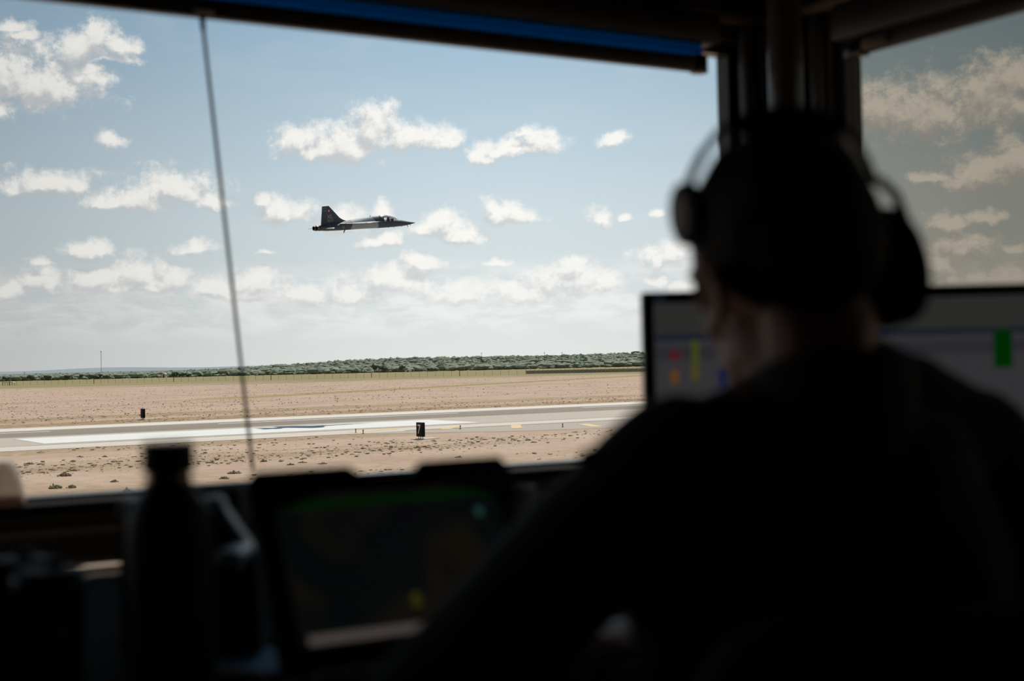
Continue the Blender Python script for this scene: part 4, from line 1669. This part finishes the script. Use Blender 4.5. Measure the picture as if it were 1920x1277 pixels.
# larger single tufts
TUFTS = [(121, 893, 13, 9), (103, 916, 12, 11), (134, 915, 9, 8), (55, 871, 8, 5), (238, 922, 8, 9), (75, 849, 8, 3), (214, 904, 8, 6), (395, 868, 8, 5), (494, 866, 7, 6), (440, 888, 12, 7), (420, 898, 9, 6),
         (567, 868, 8, 4), (605, 870, 9, 4), (782, 840, 7, 5), (196, 857, 5, 4), (150, 857, 6, 3), (545, 872, 7, 5), (990, 826, 6, 4), (1001, 830, 6, 3), (937, 824, 6, 3), (909, 825, 6, 3), (860, 858, 7, 4), (700, 846, 6, 3), (335, 905, 9, 7)]
for i, (x, y, w, h) in enumerate(TUFTS):
    g = G(x, y)
    k = g.y / FPX
    rr = random.Random(40 + i)
    its = []
    for j in range(26):
        a_, t_ = rr.random() * 6.283, rr.random() ** .5
        its.append((math.cos(a_) * t_ * w * k, math.sin(a_) * t_ * w * k * .8, 0, w * k * (.14 + .12 * rr.random()), h * k * (1.15 - .75 * t_) * (.6 + .5 * rr.random())))
    me = bush_mesh('weed_tuft', its)
    o = link('weed_tuft', me, M_weed2 if i % 3 else M_weed, None, (g.x, g.y, -.005), 0, False)
    tag(o, 'low grey-green weed tuft on the bare soil before the runway', 'weed', 'larger weed tufts before the runway')

# ------------------------------------------------------------------ the jet
def jet_paint():
    m = bpy.data.materials.new('jet_paint')
    m.use_nodes = True
    N = NT(m.node_tree)
    b = m.node_tree.nodes['Principled BSDF']
    tc = N.new('ShaderNodeTexCoord')
    s = N.sep(tc.outputs['Object'])
    st = N.m('MULTIPLY', s[0], -1.0)                       # distance behind the nose
    fr_ = N.ramp(N.m('SUBTRACT', st, N.m('MULTIPLY_ADD', s[2], .48, 5.82)), -.02, .02)
    bk_ = N.ramp(N.m('ADD', st, N.m('MULTIPLY', s[2], .5)), 9.53, 9.57)
    mid = N.m('MULTIPLY', fr_, N.m('SUBTRACT', 1.0, bk_))
    n = N.noise(tc.outputs['Object'], 1.4, 4)
    dark = N.mix(n, (0.052, 0.062, 0.084), (0.064, 0.075, 0.098))
    grey = N.mix(n, (0.25, 0.30, 0.32), (0.29, 0.34, 0.355))
    N.put(b.inputs['Base Color'], N.mix(mid, dark, grey))
    b.inputs['Roughness'].default_value = .6
    b.inputs['Specular IOR Level'].default_value = .25
    return m


M_jet = jet_paint()
M_jwhite = pbr('jet_light_grey', (0.62, 0.62, 0.62), .28, 0, .05, 2)
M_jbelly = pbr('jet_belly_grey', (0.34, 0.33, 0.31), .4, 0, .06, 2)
M_nozzle = pbr('burnt_nozzle_metal', (0.10, 0.085, 0.075), .35, .9)

JP = P(686, 418.0, 165.0)
hd = math.radians(50.0)
pt = math.radians(5.2)
fX = Vector((math.sin(hd) * math.cos(pt), math.cos(hd) * math.cos(pt), math.sin(pt)))
lY = Vector((0, 0, 1)).cross(fX).normalized()
uZ = fX.cross(lY).normalized()
JR = Matrix((fX, lY, uZ)).transposed() @ Matrix.Rotation(math.radians(4.3), 3, 'X')
jet = empty('jet_trainer', (0, 0, 0))
JC = JP - JR @ Vector((-7.05, 0, .30))
jet.matrix_world = Matrix.Translation(JC) @ JR.to_4x4()
JSTAT = [(0, .03, .03, -.03), (.25, .075, .07, -.08), (.6, .14, .13, -.14), (1.31, .27, .27, -.25), (2.0, .37, .42, -.31), (2.81, .43, .51, -.34), (3.6, .46, .55, -.36), (4.4, .48, .58, -.37),
         (4.95, .49, .60, -.38), (5.05, .50, .98, -.38), (5.4, .50, 1.03, -.38), (6.29, .58, 1.02, -.37), (7.2, .66, .95, -.36), (7.88, .70, .89, -.36), (9.0, .74, .77, -.38), (9.76, .78, .68, -.39),
         (10.7, .80, .58, -.39), (11.7, .79, .50, -.38), (12.57, .77, .42, -.36), (13.2, .70, .32, -.31)]


def fus_ring(s, hw, zt, zb, n=28):
    r = []
    zc = zb + (zt - zb) * .42
    for k in range(n):
        a = 2 * math.pi * k / n
        ca, sa = math.cos(a), math.sin(a)
        ex = .82
        y = hw * math.copysign(abs(ca) ** ex, ca)
        if sa >= 0:
            up_ = zt - zc
            y *= (1 - .42 * sa ** 2)
            z = zc + up_ * sa
        else:
            z = zc + (zc - zb) * math.copysign(abs(sa) ** ex, sa)
        r.append((-s, y, z))
    return r


MB().loft([fus_ring(*q) for q in JSTAT]).build('fuselage', M_jet, jet)
for s in (-1, 1):
    rings = []
    for (st_, yc, hw, z0, z1) in ((5.85, .66, .15, -.24, .40), (6.1, .67, .17, -.27, .43), (7.0, .66, .22, -.31, .45), (8.2, .62, .24, -.33, .42), (9.6, .56, .24, -.34, .36), (11.5, .50, .25, -.33, .30)):
        rg = []
        for k in range(16):
            a = 2 * math.pi * k / 16
            rg.append((-st_, s * yc + hw * math.copysign(abs(math.cos(a)) ** .7, math.cos(a)), (z0 + z1) / 2 + (z1 - z0) / 2 * math.copysign(abs(math.sin(a)) ** .7, math.sin(a))))
        rings.append(rg)
    it = MB().loft(rings).build('air_intake', M_jet, jet)
    MB().box(-5.86, -5.835, s * .66 - .11, s * .66 + .11, -.17, .33, .004).build('intake_mouth', M_dark, it)
    # exhaust
    ez = MB().lathe([(.30, 0), (.30, .45), (.27, .75), (.25, .95), (.21, .95), (.21, .40)], 24, Matrix.Translation((-13.05, s * .34, .0)) @ Matrix.Rotation(-math.pi / 2, 4, 'Y')).build('exhaust_nozzle', M_nozzle, jet)
    MB().lathe([(.305, .62), (.315, .66), (.305, .70)], 24, Matrix.Translation((-13.05, s * .34, .0)) @ Matrix.Rotation(-math.pi / 2, 4, 'Y')).build('nozzle_band', M_dark, ez)


def wing(plan, z0, dih, th, name, mat, tip_z=None):
    """plan: list of (s_le, s_te, y) stations"""
    rings = []
    for (a, b, y) in plan:
        z = z0 + dih * abs(y)
        c = b - a
        t = th * min(1.0, c / 3.0) + .02
        rings.append([(-a, y, z), (-a - .12 * c, y, z + t * .55), (-a - .45 * c, y, z + t * .8), (-b, y, z + .012), (-b, y, z - .012), (-a - .45 * c, y, z - t * .5), (-a - .12 * c, y, z - t * .35)])
    return MB().loft(rings).build(name, mat, jet)


for s in (-1, 1):
    w_ = wing([(5.0, 11.1, s * .45), (5.3, 11.05, s * .62), (6.45, 10.95, s * .95), (7.0, 10.85, s * 1.4), (8.55, 10.35, s * 3.5), (8.8, 10.2, s * 3.80), (9.2, 10.1, s * 3.86)], .36, -.002, .09, 'wing', M_jwhite)
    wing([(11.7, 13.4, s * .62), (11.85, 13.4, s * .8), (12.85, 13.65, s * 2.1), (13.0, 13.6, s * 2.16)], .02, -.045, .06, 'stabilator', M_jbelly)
    MB().tube([(-11.0, s * 2.0, .40), (-11.3, s * 2.0, .40)], .012, 6).build('static_wick', M_dark, w_)
fp = [(13.16, .38), (12.90, 2.42), (12.05, 2.46), (10.66, 1.05), (10.25, .82), (9.7, .64), (9.9, .3), (13.0, .2)]
rg = []
for y, k in ((-.075, 1.0), (.075, 1.0)):
    rg.append([(-a, y * (1.0 if z < 1.2 else .62), z) for (a, z) in fp])
fin = MB().loft(rg).build('tail_fin', M_jet, jet, smooth=False)
M_let = pbr('tail_lettering_grey', (0.36, 0.37, 0.38), .6)
TM = Matrix(((1, 0, 0, 0), (0, 0, -1, 0), (0, 1, 0, 0), (0, 0, 0, 1)))
TM2 = Matrix(((-1, 0, 0, 0), (0, 0, 1, 0), (0, 1, 0, 0), (0, 0, 0, 1)))
for (txt, sz, s, z, nm) in (('XL', .62, 11.98, 1.22, 'unit_letters'), ('5217', .40, 11.94, .78, 'serial_number')):
    me = text_mesh(txt, sz, .006)
    for side, Mx in ((-1, TM), (1, TM2)):
        o = link(nm, me if side < 0 else me.copy(), M_let if side < 0 else None, fin, None, 0, False)
        o.matrix_local = Matrix.Translation((-s, side * (.078 if z < 1.2 else .066), z)) @ Mx
me = text_mesh('U', .45, .006)
o = link('fuselage_letter', me, M_let, jet, None, 0, False)
o.matrix_local = Matrix.Translation((-10.72, -.805, -.02)) @ TM
for (r, dz, mt, off) in ((.17, 0, pbr('red_emblem', (0.42, 0.055, 0.04), .5), .052), (.075, 0, M_jwhite, .056)):
    MB().lathe([(r, 0), (r, .004)], 20, Matrix.Translation((-12.06, -off, 1.90)) @ Matrix.Rotation(math.pi / 2, 4, 'X')).build('emblem_disc', mt, fin)
for z in (2.20, 1.88):
    MB().box(-12.86 + (2.42 - z) * -.03, -12.35, -.058, -.05, z, z + .025).build('emblem_stripe', MATS['tail_lettering_grey'], fin, smooth=False)
# canopy
def can_ring(s, h, w, n=14):
    b0 = .50 + .05 * min(1, max(0, (s - 2.6) / 2))
    r = []
    for k in range(n + 1):
        a = math.pi * k / n
        r.append((-s, w * math.cos(a), b0 + h * math.sin(a)))
    return r


cg = bpy.data.materials.new('canopy_glass')
cg.use_nodes = True
cg.node_tree.nodes.clear()
Nc = NT(cg.node_tree)
tt = Nc.new('ShaderNodeBsdfTransparent')
tt.inputs[0].default_value = (.90, .93, .95, 1)
gl = Nc.new('ShaderNodeBsdfGlossy')
gl.inputs[1].default_value = .10
lw = Nc.new('ShaderNodeLayerWeight')
lw.inputs[0].default_value = .35
mm = Nc.new('ShaderNodeMixShader')
Nc.t.links.new(Nc.m('MULTIPLY_ADD', lw.outputs['Fresnel'], .8, .06), mm.inputs[0])
Nc.t.links.new(tt.outputs[0], mm.inputs[1])
Nc.t.links.new(gl.outputs[0], mm.inputs[2])
oc = Nc.new('ShaderNodeOutputMaterial')
Nc.t.links.new(mm.outputs[0], oc.inputs[0])
can = MB().loft([can_ring(s, h, w) for (s, h, w) in ((2.65, .05, .30), (2.95, .22, .36), (3.35, .38, .40), (3.9, .50, .42), (4.6, .55, .43), (5.12, .53, .43))], caps=False, closed=False).build('canopy', cg, jet)
for (s, h, w) in ((3.0, .25, .37), (4.2, .525, .425), (5.08, .535, .435)):
    MB().tube(can_ring(s, h, w), .014, 6).build('canopy_frame', M_dark, can)
for s in (-1, 1):
    MB().tube([(-2.7, s * .31, .52), (-3.4, s * .41, .54), (-5.1, s * .44, .57)], .02, 6).build('canopy_rail', M_dark, can)
for (s, lab) in ((3.95, 'front'), (4.75, 'rear')):
    MB().box(-s - .05, -s + .06, -.11, .11, .40, .80, .02, 2, None).build('ejection_seat', M_dark, jet)
MB().box(-3.5, -3.25, -.25, .25, .4, .64, .03).build('instrument_hood', M_dark, jet)
MB().tube([(0, 0, 0), (-.0, 0, 0), (.55, 0, .01)], [.03, .022, .010], 8).build('pitot_probe', M_steel, jet)
for (s, z, l_, lean_, w_) in ((1.15, -.24, .22, .10, .05), (.75, -.17, .16, .10, .04), (2.0, -.31, .10, .02, .03), (3.1, -.35, .10, .02, .03), (3.9, -.36, .10, .02, .03), (10.0, -.36, .34, -.20, .10)):
    MB().prism([(-s - w_, z + .03), (-s + w_, z + .03), (-s + w_ * .4 + lean_, z - l_), (-s - w_ * .4 + lean_, z - l_)], .03, 'y', -.015).build('blade_antenna', M_dark, jet, smooth=False)
MB().prism([(-6.45, 1.0), (-6.35, 1.0), (-6.38, 1.14), (-6.43, 1.14)], .03, 'y', -.015).build('blade_antenna', M_dark, jet, smooth=False)
tag(jet, 'dark blue-grey two-seat jet trainer flying low over the runway', 'aircraft')
# two pilots
for (s, lab) in ((3.78, 'helmeted pilot in the front seat of the jet'), (4.58, 'helmeted pilot in the rear seat of the jet')):
    bl = Blob()
    bl.limb([Vector((0, 0, 0)), Vector((0, 0, .30))], [.15, .13])
    bl.limb([Vector((0, -.18, .26)), Vector((0, .18, .26))], [.085, .085])
    bl.limb([Vector((0, 0, .30)), Vector((.01, 0, .42))], [.06, .06])
    bl.ball((.0, 0, .50), .125, (1.1, .95, 1.0))
    bl.ball((.09, 0, .45), .06, (1, .8, .9))
    me = bl.mesh('pilot', .025, 3)
    o = link('pilot', me, pbr('pilot_dark_gear', (0.05, 0.05, 0.055), .6))
    o.matrix_world = Matrix.Translation(JC) @ JR.to_4x4() @ Matrix.Translation((-s, 0, .31)) @ Matrix.Scale(.9, 4)
    tag(o, lab, 'person')
